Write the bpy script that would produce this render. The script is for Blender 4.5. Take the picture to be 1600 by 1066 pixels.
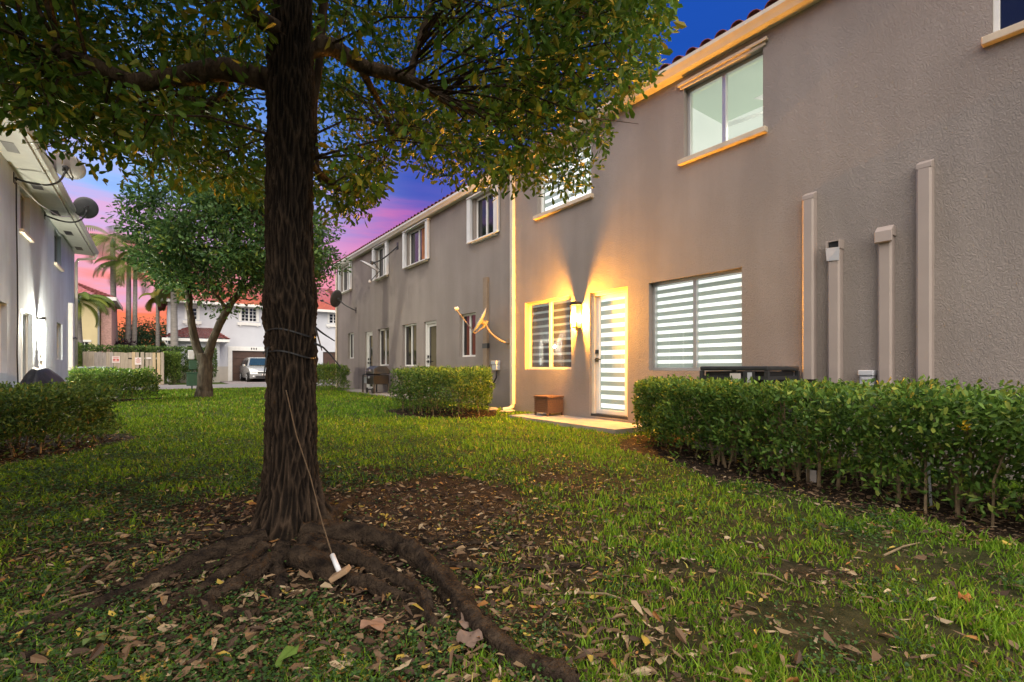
import bpy, math, random
import numpy as np
from mathutils import Vector, Matrix, noise as mnoise
random.seed(7); RNG = np.random.default_rng(7)
SC = bpy.context.scene
for o in list(bpy.data.objects): bpy.data.objects.remove(o)
COL = SC.collection

# ---------------------------------------------------------------- camera
HEAD = math.atan(550/750); SN, CS = math.sin(HEAD), math.cos(HEAD)
cam = bpy.data.cameras.new('camera'); camo = bpy.data.objects.new('camera', cam); COL.objects.link(camo)
cam.sensor_width = 36; cam.lens = 36*750/1600; cam.shift_y = 0.02625
cam.clip_start = 0.05; cam.clip_end = 2000
camo.location = (0, 0, 1.0); camo.rotation_euler = (math.radians(90), 0, -HEAD)
SC.camera = camo
# ---------------------------------------------------------------- exposure
EXPO = 2.25
vs = SC.view_settings; vs.view_transform = 'Standard'; vs.look = 'None'; vs.gamma = 1; vs.exposure = EXPO
K = 2**-EXPO
# ---------------------------------------------------------------- sky: dusk, sunset glow low in +Y
W = bpy.data.worlds.new('World'); SC.world = W; W.use_nodes = True
nt = W.node_tree; nt.nodes.clear(); N = nt.nodes.new; L = nt.links.new
out = N('ShaderNodeOutputWorld'); bg = N('ShaderNodeBackground'); L(bg.outputs[0], out.inputs[0])
tc = N('ShaderNodeTexCoord'); sep = N('ShaderNodeSeparateXYZ'); L(tc.outputs['Generated'], sep.inputs[0])
mp = N('ShaderNodeMapping'); mp.inputs['Scale'].default_value = (2.0, 2.0, 14); mp.inputs['Rotation'].default_value = (0.12, -0.1, 0); L(tc.outputs['Generated'], mp.inputs[0])
nz = N('ShaderNodeTexNoise'); nz.inputs['Scale'].default_value = 1.6; nz.inputs['Detail'].default_value = 6; nz.inputs['Roughness'].default_value = 0.55
L(mp.outputs[0], nz.inputs['Vector'])
def mth(op, a=None, b=None, c=None, clamp=False):
    m = N('ShaderNodeMath'); m.operation = op; m.use_clamp = clamp
    for i, v in enumerate((a, b, c)):
        if v is None: continue
        if isinstance(v, (int, float)): m.inputs[i].default_value = v
        else: L(v, m.inputs[i])
    return m.outputs[0]
zz = mth('MULTIPLY_ADD', mth('SUBTRACT', nz.outputs[0], 0.5), 0.34, sep.outputs[2])
zz = mth('MAXIMUM', zz, 0.0)
def ramp(stops, fac):
    r = N('ShaderNodeValToRGB'); e = r.color_ramp.elements
    while len(e) > 1: e.remove(e[-1])
    e[0].position, e[0].color = stops[0][0], (*stops[0][1], 1)
    for p, c in stops[1:]:
        q = e.new(p); q.color = (*c, 1)
    L(fac, r.inputs[0]); return r.outputs[0]
sunr = ramp([(0, (1.0, .45, .09)), (.05, (1.0, .32, .08)), (.095, (.95, .21, .11)), (.14, (.86, .36, .44)), (.19, (.62, .42, .74)),
             (.25, (.70, .40, .68)), (.33, (.30, .48, .92)), (.50, (.05, .19, .62)), (1, (.012, .07, .34))], zz)
sidr = ramp([(0, (.85, .28, .20)), (.12, (.82, .16, .24)), (.21, (.66, .14, .38)), (.28, (.27, .11, .45)), (.34, (.09, .10, .46)),
             (.5, (.012, .075, .42)), (1, (.008, .06, .33))], zz)
# azimuth weight: 1 towards the sunset, 0 away from it
hyp = mth('SQRT', mth('ADD', mth('MULTIPLY', sep.outputs[0], sep.outputs[0]), mth('MULTIPLY', sep.outputs[1], sep.outputs[1])))
az = mth('DIVIDE', mth('ADD', mth('MULTIPLY', sep.outputs[1], .990), mth('MULTIPLY', sep.outputs[0], -.139)), mth('MAXIMUM', hyp, .01))
wgt = N('ShaderNodeMapRange'); wgt.interpolation_type = 'SMOOTHSTEP'
wgt.inputs['From Min'].default_value = .83; wgt.inputs['From Max'].default_value = .985; L(az, wgt.inputs['Value'])
mx = N('ShaderNodeMix'); mx.data_type = 'RGBA'; L(wgt.outputs[0], mx.inputs[0]); L(sidr, mx.inputs[6]); L(sunr, mx.inputs[7])
antr = ramp([(0, (.20, .22, .32)), (.2, (.15, .21, .40)), (.5, (.035, .11, .42)), (1, (.008, .06, .33))], zz)
w2 = N('ShaderNodeMapRange'); w2.interpolation_type = 'SMOOTHSTEP'; w2.inputs['From Min'].default_value = -.25; w2.inputs['From Max'].default_value = .45; L(az, w2.inputs['Value'])
mx2 = N('ShaderNodeMix'); mx2.data_type = 'RGBA'; L(w2.outputs[0], mx2.inputs[0]); L(antr, mx2.inputs[6]); L(mx.outputs[2], mx2.inputs[7])
L(mx2.outputs[2], bg.inputs[0]); bg.inputs[1].default_value = 1.15*K
# ---------------------------------------------------------------- soft after-glow of the open sky (no hard sun at dusk)
sl = bpy.data.lights.new('sky_glow', 'SUN'); sl.energy = 1.5; sl.angle = math.radians(100); sl.color = (1.0, .885, .70)
slo = bpy.data.objects.new('sky_glow', sl); COL.objects.link(slo)
slo.rotation_euler = Vector((0.18, 0.46, -0.72)).to_track_quat('-Z', 'Y').to_euler()

# ================================================================ materials
def newmat(name):
    m = bpy.data.materials.new(name); m.use_nodes = True; t = m.node_tree
    b = t.nodes['Principled BSDF']; return m, t, b
def mat(name, col, rough=.6, var=.12, scale=8, bump=0, bscale=60, metal=0, spec=.4, stretch=None, bdist=.01, var2=None):
    m, t, b = newmat(name); n = t.nodes.new; l = t.links.new
    b.inputs['Roughness'].default_value = rough; b.inputs['Metallic'].default_value = metal
    b.inputs['Specular IOR Level'].default_value = spec
    co = n('ShaderNodeTexCoord'); src = co.outputs['Object']
    if stretch:
        q = n('ShaderNodeMapping'); q.inputs['Scale'].default_value = stretch; l(src, q.inputs[0]); src = q.outputs[0]
    z = n('ShaderNodeTexNoise'); z.inputs['Scale'].default_value = scale; z.inputs['Detail'].default_value = 5; l(src, z.inputs['Vector'])
    r = n('ShaderNodeValToRGB'); e = r.color_ramp.elements
    lo = var2 if var2 else tuple(c*(1-var) for c in col); hi = tuple(min(1, c*(1+var)) for c in col)
    e[0].position = .3; e[0].color = (*lo, 1); e[1].position = .7; e[1].color = (*hi, 1)
    l(z.outputs[0], r.inputs[0]); l(r.outputs[0], b.inputs['Base Color'])
    if bump:
        z2 = n('ShaderNodeTexNoise'); z2.inputs['Scale'].default_value = bscale; z2.inputs['Detail'].default_value = 4; l(src, z2.inputs['Vector'])
        bp = n('ShaderNodeBump'); bp.inputs['Strength'].default_value = bump; bp.inputs['Distance'].default_value = bdist
        l(z2.outputs[0], bp.inputs['Height']); l(bp.outputs[0], b.inputs['Normal'])
    return m
def stucco(name, col, stain=.12):
    m, t, b = newmat(name); n = t.nodes.new; l = t.links.new
    b.inputs['Roughness'].default_value = .85; b.inputs['Specular IOR Level'].default_value = .25
    co = n('ShaderNodeTexCoord'); src = co.outputs['Object']
    z = n('ShaderNodeTexNoise'); z.inputs['Scale'].default_value = .9; z.inputs['Detail'].default_value = 7; l(src, z.inputs['Vector'])
    q = n('ShaderNodeMapping'); q.inputs['Scale'].default_value = (1.6, 1.6, .22); l(src, q.inputs[0])
    z3 = n('ShaderNodeTexNoise'); z3.inputs['Scale'].default_value = 1.6; z3.inputs['Detail'].default_value = 4; l(q.outputs[0], z3.inputs['Vector'])
    ad = n('ShaderNodeMath'); ad.operation = 'ADD'; l(z.outputs[0], ad.inputs[0]); l(z3.outputs[0], ad.inputs[1])
    r = n('ShaderNodeValToRGB'); e = r.color_ramp.elements
    e[0].position = .72/2+.05; e[1].position = .62
    hv = n('ShaderNodeMath'); hv.operation = 'MULTIPLY'; hv.inputs[1].default_value = .5; l(ad.outputs[0], hv.inputs[0])
    e[0].color = (*[c*(1-stain*.9) for c in col], 1); e[1].color = (*[c*(1+stain*.5) for c in col], 1)
    l(hv.outputs[0], r.inputs[0]); l(r.outputs[0], b.inputs['Base Color'])
    # knock-down trowel relief: warped ridges
    qq = n('ShaderNodeMapping'); qq.inputs['Scale'].default_value = (1, 1.25, .8); l(src, qq.inputs[0])
    w = n('ShaderNodeTexNoise'); w.inputs['Scale'].default_value = 36; w.inputs['Detail'].default_value = 3; w.inputs['Distortion'].default_value = 1.6; l(qq.outputs[0], w.inputs['Vector'])
    rr = n('ShaderNodeValToRGB'); rr.color_ramp.elements[0].position = .42; rr.color_ramp.elements[1].position = .62; l(w.outputs[0], rr.inputs[0])
    w2 = n('ShaderNodeTexNoise'); w2.inputs['Scale'].default_value = 90; w2.inputs['Detail'].default_value = 2; l(src, w2.inputs['Vector'])
    s2 = n('ShaderNodeMath'); s2.operation = 'MULTIPLY_ADD'; s2.inputs[1].default_value = .25; l(w2.outputs[0], s2.inputs[0]); l(rr.outputs[0], s2.inputs[2])
    bp = n('ShaderNodeBump'); bp.inputs['Strength'].default_value = .7; bp.inputs['Distance'].default_value = .0055
    l(s2.outputs[0], bp.inputs['Height']); l(bp.outputs[0], b.inputs['Normal'])
    return m
def leafmat(name, rough=.45, trans=.35, colour=None):
    m = bpy.data.materials.new(name); m.use_nodes = True; t = m.node_tree; t.nodes.clear(); n = t.nodes.new; l = t.links.new
    o = n('ShaderNodeOutputMaterial'); mixs = n('ShaderNodeMixShader'); b = n('ShaderNodeBsdfPrincipled'); tr = n('ShaderNodeBsdfTranslucent')
    if colour:
        rgb = n('ShaderNodeRGB'); rgb.outputs[0].default_value = (*colour, 1); src = rgb.outputs[0]
    else:
        at = n('ShaderNodeAttribute'); at.attribute_name = 'Col'; src = at.outputs['Color']
    co = n('ShaderNodeTexCoord'); z = n('ShaderNodeTexNoise'); z.inputs['Scale'].default_value = 40; l(co.outputs['Object'], z.inputs['Vector'])
    hs = n('ShaderNodeHueSaturation'); l(src, hs.inputs['Color'])
    v = n('ShaderNodeMapRange'); v.inputs['To Min'].default_value = .7; v.inputs['To Max'].default_value = 1.3; l(z.outputs[0], v.inputs['Value']); l(v.outputs[0], hs.inputs['Value'])
    b.inputs['Roughness'].default_value = rough; b.inputs['Specular IOR Level'].default_value = .22
    l(hs.outputs[0], b.inputs['Base Color']); l(hs.outputs[0], tr.inputs['Color'])
    mixs.inputs[0].default_value = trans; l(b.outputs[0], mixs.inputs[1]); l(tr.outputs[0], mixs.inputs[2]); l(mixs.outputs[0], o.inputs[0])
    return m
def emis(name, col, s):
    m = bpy.data.materials.new(name); m.use_nodes = True; t = m.node_tree; t.nodes.clear()
    o = t.nodes.new('ShaderNodeOutputMaterial'); e = t.nodes.new('ShaderNodeEmission'); e.inputs[0].default_value = (*col, 1); e.inputs[1].default_value = s
    t.links.new(e.outputs[0], o.inputs[0]); return m
def litcloth(name, col, s, edge=.5, alb=1.0):
    # lit shade: uneven glow (noise) so it does not read flat
    m = bpy.data.materials.new(name); m.use_nodes = True; t = m.node_tree; n = t.nodes.new; l = t.links.new
    b = t.nodes['Principled BSDF']; b.inputs['Base Color'].default_value = (*[min(.8, c)*alb for c in col], 1); b.inputs['Roughness'].default_value = .8
    co = n('ShaderNodeTexCoord'); z = n('ShaderNodeTexNoise'); z.inputs['Scale'].default_value = 1.7; l(co.outputs['Object'], z.inputs['Vector'])
    v = n('ShaderNodeMapRange'); v.inputs['To Min'].default_value = s*(1-edge*.5); v.inputs['To Max'].default_value = s*(1+edge*.5); l(z.outputs[0], v.inputs['Value'])
    b.inputs['Emission Color'].default_value = (*col, 1); l(v.outputs[0], b.inputs['Emission Strength'])
    return m
def clearglass(name, tint=(1, 1, 1), ior=1.5):
    m = bpy.data.materials.new(name); m.use_nodes = True; t = m.node_tree; t.nodes.clear(); n = t.nodes.new; l = t.links.new
    o = n('ShaderNodeOutputMaterial'); mi = n('ShaderNodeMixShader'); tr = n('ShaderNodeBsdfTransparent'); g = n('ShaderNodeBsdfGlossy')
    g.inputs['Roughness'].default_value = .01; tr.inputs[0].default_value = (*tint, 1)
    lw_ = n('ShaderNodeLayerWeight'); lw_.inputs[0].default_value = .5
    pw = n('ShaderNodeMath'); pw.operation = 'POWER'; pw.inputs[1].default_value = 5; l(lw_.outputs['Facing'], pw.inputs[0])
    fr = n('ShaderNodeMath'); fr.operation = 'MULTIPLY_ADD'; fr.inputs[1].default_value = .9; fr.inputs[2].default_value = .05; l(pw.outputs[0], fr.inputs[0])
    l(fr.outputs[0], mi.inputs[0]); l(tr.outputs[0], mi.inputs[1]); l(g.outputs[0], mi.inputs[2]); l(mi.outputs[0], o.inputs[0]); return m

M = {}
M['stucco'] = stucco('tan_stucco', (.295, .258, .235))
M['stucco_w'] = stucco('white_stucco', (.54, .60, .68), .14)
M['house_w'] = mat('house_white', (.56, .58, .63), .8, .05, 1.5, .3, 40)
M['house_b'] = mat('house_beige', (.50, .47, .42), .8, .06, 1.5, .3, 40)
M['cream'] = mat('cream_wall', (.62, .52, .30), .8, .06, 1.5, .3, 40)
M['rose'] = mat('rose_wall', (.45, .27, .24), .85, .2, 9, .3, 40)
M['white'] = mat('white_paint', (.74, .74, .72), .45, .05, 6, .08, 30)
M['trim'] = mat('cream_trim', (.62, .56, .46), .5, .08, 5, .1, 30)
M['ltrim'] = mat('grey_trim', (.42, .44, .41), .5, .08, 5, .1, 30)
M['sill'] = mat('tan_sill', (.56, .46, .34), .6, .12, 7, .15, 40)
M['alu'] = mat('window_metal', (.50, .50, .50), .35, .06, 6, 0, metal=.5)
M['shutter'] = mat('shutter_white', (.66, .67, .70), .4, .06, 5)
M['chase'] = mat('chase_metal', (.37, .31, .28), .5, .06, 2.5, .05, 20)
M['black'] = mat('black_metal', (.012, .012, .013), .4, .2, 10)
M['rubber'] = mat('black_plastic', (.02, .02, .022), .5, .2, 10)
M['dark'] = mat('dark_metal', (.05, .052, .055), .4, .15, 10, metal=.3)
M['grey'] = mat('grey_metal', (.30, .31, .33), .4, .08, 10, metal=.3)
M['lgrey'] = mat('light_grey_plastic', (.52, .54, .58), .45, .05, 10)
M['dish'] = mat('dish_grey', (.33, .34, .36), .45, .07, 7)
M['dishd'] = mat('dish_dark', (.045, .048, .05), .5, .1, 7)
M['bronze'] = mat('tan_pipe', (.27, .20, .14), .5, .12, 9)
M['rooftile'] = mat('clay_tile', (.19, .045, .038), .75, .35, 6, .3, 40)
M['garage'] = mat('garage_brown', (.075, .04, .03), .5, .15, 4)
M['wood'] = mat('fence_wood', (.34, .29, .22), .85, .2, 3, .4, 12, stretch=(6, 6, .6))
M['wood2'] = mat('fence_wood_new', (.48, .37, .22), .85, .18, 3, .4, 12, stretch=(6, 6, .6))
M['wood3'] = mat('fence_wood_grey', (.30, .27, .24), .85, .2, 3, .4, 12, stretch=(6, 6, .6))
M['concrete'] = mat('concrete', (.30, .275, .245), .9, .15, 4, .25, 60)
M['asphalt'] = mat('road', (.20, .19, .18), .9, .15, 3, .3, 60)
M['paver'] = mat('pavers', (.22, .19, .19), .9, .2, 5, .3, 30)
M['tarp'] = mat('black_tarp', (.014, .017, .024), .6, .3, 6, .3, 14, bdist=.03)
M['green'] = mat('green_metal', (.02, .07, .045), .5, .12, 8)
M['acgreen'] = mat('green_ac', (.065, .085, .085), .5, .15, 8)
M['wicker'] = mat('brown_wicker', (.13, .065, .035), .6, .25, 30, .3, 120)
M['bark'] = mat('bark', (.085, .058, .040), .9, .45, 7, .9, 24, stretch=(3, 3, .7), bdist=.02, var2=(.022, .015, .011), spec=.15)
m, t, b = newmat('trunk_bark'); n = t.nodes.new; l = t.links.new
at = n('ShaderNodeAttribute'); at.attribute_name = 'Col'; co = n('ShaderNodeTexCoord'); q = n('ShaderNodeMapping'); q.inputs['Scale'].default_value = (3, 3, 1); l(co.outputs['Object'], q.inputs[0])
z = n('ShaderNodeTexNoise'); z.inputs['Scale'].default_value = 30; z.inputs['Detail'].default_value = 6; l(q.outputs[0], z.inputs['Vector'])
v = n('ShaderNodeMapRange'); v.inputs['To Min'].default_value = .45; v.inputs['To Max'].default_value = 1.55; l(z.outputs[0], v.inputs['Value'])
hs = n('ShaderNodeHueSaturation'); l(at.outputs['Color'], hs.inputs['Color']); l(v.outputs[0], hs.inputs['Value']); l(hs.outputs[0], b.inputs['Base Color'])
bp = n('ShaderNodeBump'); bp.inputs['Strength'].default_value = 1; bp.inputs['Distance'].default_value = .012; l(z.outputs[0], bp.inputs['Height']); l(bp.outputs[0], b.inputs['Normal'])
b.inputs['Roughness'].default_value = .9; b.inputs['Specular IOR Level'].default_value = .15; M['barkcol'] = m
M['bark2'] = mat('bark_light', (.062, .054, .042), .9, .5, 6, .8, 20, stretch=(3, 3, .7), bdist=.02, spec=.15)
M['root'] = mat('root_bark', (.040, .028, .019), .9, .5, 18, 1, 60, bdist=.03, var2=(.009, .006, .005), spec=.15)
M['palmtrunk'] = mat('palm_trunk', (.24, .22, .20), .9, .2, 3, .5, 10, stretch=(1, 1, 5))
M['stem'] = mat('hedge_stem', (.20, .145, .085), .8, .3, 20, .4, 60)
M['leaf'] = leafmat('leaf'); M['grass'] = leafmat('grass_blade', .55, .4); M['litter'] = leafmat('dry_leaf', .7, .15)
M['glassdark'] = mat('dark_window_glass', (.012, .013, .016), .03, .2, 1.5, .02, 2, spec=.9)
M['glass'] = clearglass('clear_glass')
M['car'] = mat('car_silver', (.46, .48, .48), .25, .02, 3, metal=.55)
M['tyre'] = mat('tyre', (.015, .015, .015), .8, .1, 10)
M['chrome'] = mat('bright_metal', (.65, .65, .65), .2, .03, 3, metal=.9)
M['lens'] = mat('lamp_lens', (.75, .77, .78), .1, .03, 3)
M['carglass'] = mat('car_glass', (.02, .045, .06), .04, .1, 3, spec=.9)
M['sign'] = mat('sign_white', (.68, .62, .58), .5, .06, 20)
M['red'] = mat('sign_red', (.40, .05, .04), .5, .1, 20)
M['rope'] = mat('rope', (.11, .075, .045), .9, .2, 60, .4, 200)
M['pvc'] = mat('white_pipe', (.62, .64, .68), .4, .06, 20)
M['woodblk'] = mat('wood_block', (.30, .20, .12), .8, .2, 14, .3, 40)
M['bronze_curt'] = mat('brown_curtain', (.35, .14, .06), .8, .3, 5)
M['bandlit'] = litcloth('sheer_shade_band_lit', (.92, 1.0, .93), 1.15*K, .25)
M['banddim'] = litcloth('woven_shade_band', (.30, .36, .31), .52*K, .6)
M['bandlit2'] = litcloth('sheer_shade_band_soft', (.60, .70, .66), .38*K, .6, .25)
M['banddim2'] = litcloth('woven_shade_band_soft', (.10, .10, .10), .3*K, .8, .4)
M['roomlit'] = litcloth('room_wall_lit', (.80, .86, .72), .74*K, .22, .4)
M['roomceil'] = litcloth('room_soffit', (.40, .46, .36), .5*K, .2)
M['room2'] = litcloth('bright_shade', (.95, 1.0, .95), 1.1*K, .2)
M['bulbW'] = emis('warm_bulb', (1.0, .405, .035), 17500*K)
M['bulbC'] = emis('cool_bulb', (1.0, .92, .72), 11000*K)
M['bulbF'] = emis('fan_bulb', (1.0, .95, .8), 30*K)
M['flower'] = mat('yellow_flower', (.75, .50, .02), .6, .25, 30)

# ================================================================ helpers
ORG = {}
class MB:
    def __init__(s): s.v = []; s.f = []
    def add(s, vs, fs):
        o = len(s.v); s.v += [tuple(p) for p in vs]; s.f += [tuple(i+o for i in f) for f in fs]; return s
    def box(s, x0, x1, y0, y1, z0, z1):
        if x0 > x1: x0, x1 = x1, x0
        if y0 > y1: y0, y1 = y1, y0
        if z0 > z1: z0, z1 = z1, z0
        return s.add([(x0,y0,z0),(x1,y0,z0),(x1,y1,z0),(x0,y1,z0),(x0,y0,z1),(x1,y0,z1),(x1,y1,z1),(x0,y1,z1)],
                     [(0,3,2,1),(4,5,6,7),(0,1,5,4),(1,2,6,5),(2,3,7,6),(3,0,4,7)])
    def mbox(s, m, a0, a1, n0, n1, z0, z1):
        p, q = m(a0, n0, z0), m(a1, n1, z1); return s.box(p[0], q[0], p[1], q[1], p[2], q[2])
    def tube(s, pts, rad, n=8, cap=True):
        pts = [Vector(p) for p in pts]; k = len(pts)
        if isinstance(rad, (int, float)): rad = [rad]*k
        vs = []; up = None
        for i in range(k):
            d = (pts[min(i+1, k-1)]-pts[max(i-1, 0)]).normalized()
            if up is None: up = Vector((0, 0, 1)) if abs(d.z) < .9 else Vector((1, 0, 0))
            a = (up-d*up.dot(d)).normalized(); b = d.cross(a); up = a
            for j in range(n):
                t = 2*math.pi*j/n; vs.append(pts[i]+(a*math.cos(t)+b*math.sin(t))*rad[i])
        fs = [(i*n+j, i*n+(j+1) % n, (i+1)*n+(j+1) % n, (i+1)*n+j) for i in range(k-1) for j in range(n)]
        if cap: fs += [tuple(range(n-1, -1, -1)), tuple(range((k-1)*n, k*n))]
        return s.add(vs, fs)
    def prism(s, poly, ext, fn):
        # poly 2-d list, extruded between ext[0], ext[1]; fn(a, b, e) -> xyz
        k = len(poly); vs = [fn(a, b, ext[0]) for a, b in poly]+[fn(a, b, ext[1]) for a, b in poly]
        fs = [(i, (i+1) % k, (i+1) % k+k, i+k) for i in range(k)]+[tuple(range(k-1, -1, -1)), tuple(range(k, 2*k))]
        return s.add(vs, fs)
def link(o, parent=None):
    COL.objects.link(o)
    if parent: o.parent = parent
    return o
def obj(name, mb, m, parent=None, smooth=False, bev=0):
    me = bpy.data.meshes.new(name); org = ORG.get(parent.name, (0, 0, 0)) if parent else (0, 0, 0)
    me.from_pydata([(v[0]-org[0], v[1]-org[1], v[2]-org[2]) for v in mb.v], [], mb.f)
    import bmesh
    b = bmesh.new(); b.from_mesh(me); bmesh.ops.recalc_face_normals(b, faces=b.faces); b.to_mesh(me); b.free()
    me.materials.append(m if not isinstance(m, str) else M[m])
    if smooth: me.polygons.foreach_set('use_smooth', [True]*len(me.polygons))
    o = link(bpy.data.objects.new(name, me), parent)
    if parent: ORG[o.name] = org
    if bev:
        q = o.modifiers.new('bevel', 'BEVEL'); q.width = bev; q.segments = 2; q.limit_method = 'ANGLE'
    return o
def tag(o, label, cat, group=None, kind=None):
    if label: o['label'] = label
    if cat: o['category'] = cat
    if group: o['group'] = group
    if kind: o['kind'] = kind
    return o
def thing(name, label, cat, loc=(0, 0, 0), group=None):
    o = bpy.data.objects.new(name, None); link(o); o.location = loc; o.empty_display_size = .1; ORG[o.name] = tuple(loc)
    return tag(o, label, cat, group)
def one(name, mb, m, label, cat, group=None, smooth=False, bev=0):
    # single-mesh thing: origin at the base of its box
    a = np.array(mb.v); c = ((a[:, 0].min()+a[:, 0].max())/2, (a[:, 1].min()+a[:, 1].max())/2, a[:, 2].min())
    mb.v = [(v[0]-c[0], v[1]-c[1], v[2]-c[2]) for v in mb.v]
    o = obj(name, mb, m, None, smooth, bev); o.location = c; return tag(o, label, cat, group)
def struct(name, mb, m, smooth=False):
    o = obj(name, mb, m, None, smooth); o['kind'] = 'structure'; return o
def rawmesh(name, V, F, m, cols=None, parent=None, smooth=False):
    V = np.asarray(V, np.float32); org = ORG.get(parent.name, (0, 0, 0)) if parent else (0, 0, 0)
    V = V-np.array(org, np.float32); F = np.asarray(F, np.int32)
    me = bpy.data.meshes.new(name); n, k = F.shape
    me.vertices.add(len(V)); me.vertices.foreach_set('co', V.ravel())
    me.loops.add(n*k); me.loops.foreach_set('vertex_index', F.ravel())
    me.polygons.add(n); me.polygons.foreach_set('loop_start', np.arange(0, n*k, k, dtype=np.int32))
    if smooth: me.polygons.foreach_set('use_smooth', np.ones(n, bool))
    me.update(calc_edges=True)
    if cols is not None:
        a = me.color_attributes.new('Col', 'FLOAT_COLOR', 'POINT'); c = np.ones((len(V), 4), np.float32); c[:, :3] = cols; a.data.foreach_set('color', c.ravel())
    me.materials.append(M[m]); o = link(bpy.data.objects.new(name, me), parent)
    if parent: ORG[o.name] = org
    return o
def sm(a, b, x):
    t = np.clip((x-a)/(b-a), 0, 1); return t*t*(3-2*t)
def gz(x, y):
    x = np.asarray(x, float); y = np.asarray(y, float)
    z = .012*np.clip(y, 0, 14)-.168*sm(20, 27, y)
    r2 = (x-.59)**2+(y-2.95)**2
    z = z+.05*np.exp(-r2/.45)
    z = z+.012*np.sin(x*2.3+y*1.1)*np.sin(y*1.9-x*.7)*(sm(1, 3, np.hypot(x, y))*(1-sm(20, 25, y))*.8+.2)*(1-sm(20, 25, y))*(1-sm(5, 5.6, x))
    return z
def G(x, y): return float(gz(x, y))
def pxg(px, py, z=None):
    # helper used while laying out: ground point seen along a direction
    u = (px-800)/750; w = (575-py)/750; t = -1/w; x, y = t*(SN+u*CS), t*(CS-u*SN)
    for _ in range(4):
        t = (G(x, y)-1)/w; x, y = t*(SN+u*CS), t*(CS-u*SN)
    return (x, y)
def proj(P):
    P = np.asarray(P); d = SN*P[:, 0]+CS*P[:, 1]; d = np.where(d < .05, .05, d)
    return 800+750*(CS*P[:, 0]-SN*P[:, 1])/d, 575-750*(P[:, 2]-1)/d, d
def unit(a): return a/np.maximum(np.linalg.norm(a, axis=-1, keepdims=True), 1e-9)
LEAFT = np.array([(0, 0, 0), (.34, .36, .10), (.47, .76, .12), (0, 1, -.05), (-.47, .76, .12), (-.34, .36, .10)], float)
def leaves(P, D, Nn, Ln, Wd, curl=1.0):
    # P base, D direction, Nn normal, per-leaf arrays -> verts, quads (two folded halves per leaf)
    D = unit(D); S = unit(np.cross(D, Nn)); U = np.cross(S, D); n = len(P)
    T = LEAFT
    V = P[:, None, :]+S[:, None, :]*(T[None, :, 0, None]*Wd[:, None, None])+D[:, None, :]*(T[None, :, 1, None]*Ln[:, None, None])+U[:, None, :]*(T[None, :, 2, None]*(Wd*curl)[:, None, None])
    b = (np.arange(n)*6)[:, None]
    F = np.concatenate([b+np.array([[0, 1, 2, 3]]), b+np.array([[0, 3, 4, 5]])])
    return V.reshape(-1, 3), F
def rvec(n): return unit(RNG.normal(size=(n, 3)))
def pick(cols, p, n, jit=.25):
    c = np.array(cols)[RNG.choice(len(cols), n, p=np.array(p)/sum(p))]
    return c*(1+RNG.uniform(-jit, jit, (n, 1)))
def leafobj_mesh(name, Ln, Wd, m, curl=1.0, bend=0.0):
    P = np.zeros((1, 3)); V, F = leaves(P, np.array([[0, 1., 0]]), np.array([[0, 0, 1.]]), np.array([Ln]), np.array([Wd]), curl)
    if bend: V[:, 2] += bend*(V[:, 1]/Ln)**2*Ln
    me = bpy.data.meshes.new(name); me.from_pydata(V.tolist(), [], F.tolist()); me.materials.append(m); return me
def basis(p, d, nrm, s=1.0):
    d = Vector(d).normalized(); S = d.cross(Vector(nrm)).normalized(); U = S.cross(d)
    return Matrix(((S.x*s, d.x*s, U.x*s, p[0]), (S.y*s, d.y*s, U.y*s, p[1]), (S.z*s, d.z*s, U.z*s, p[2]), (0, 0, 0, 1)))
def inpoly(x, y, poly):
    c = np.zeros(len(x), bool); k = len(poly)
    for i in range(k):
        x0, y0 = poly[i]; x1, y1 = poly[(i+1) % k]
        h = ((y0 > y) != (y1 > y)); c ^= h & (x < (x1-x0)*(y-y0)/((y1-y0) if y1 != y0 else 1e-9)+x0)
    return c
def edgedist(x, y, poly):
    d = np.full(len(x), 1e9); k = len(poly)
    for i in range(k):
        ax, ay = poly[i]; bx, by = poly[(i+1) % k]; vx, vy = bx-ax, by-ay
        t = np.clip(((x-ax)*vx+(y-ay)*vy)/(vx*vx+vy*vy), 0, 1); d = np.minimum(d, np.hypot(x-ax-t*vx, y-ay-t*vy))
    return d

# ================================================================ ground, road
HEDGE_R = [(3.98, -2.2), (4.0, .4), (4.08, 1.4), (4.22, 2.4), (4.42, 3.2), (4.85, 3.95), (5.3, 4.25), (5.55, 4.0), (5.25, 3.0), (5.1, 2.0), (5.0, .5), (5.0, -2.2)]
HEDGE_M = [(3.85, 9.5), (3.85, 8.1), (4.25, 7.4), (5.0, 7.5), (5.45, 8.2), (5.45, 9.4), (4.7, 9.85)]
HEDGE_S = [(4.35, 18.2), (4.3, 17.4), (4.7, 16.9), (5.3, 17.0), (5.5, 17.6), (5.2, 18.4)]
HEDGE_L = [(-2.3, 6.4), (-1.5, 6.55), (-.85, 7.0), (-.42, 7.75), (-.6, 8.4), (-1.2, 8.7), (-2.2, 8.8), (-2.3, 7.6)]
HEDGE_L2 = [(-1.7, 14.8), (-.9, 14.9), (-.15, 15.5), (-.05, 16.2), (-.5, 16.6), (-1.7, 16.4)]
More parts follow.
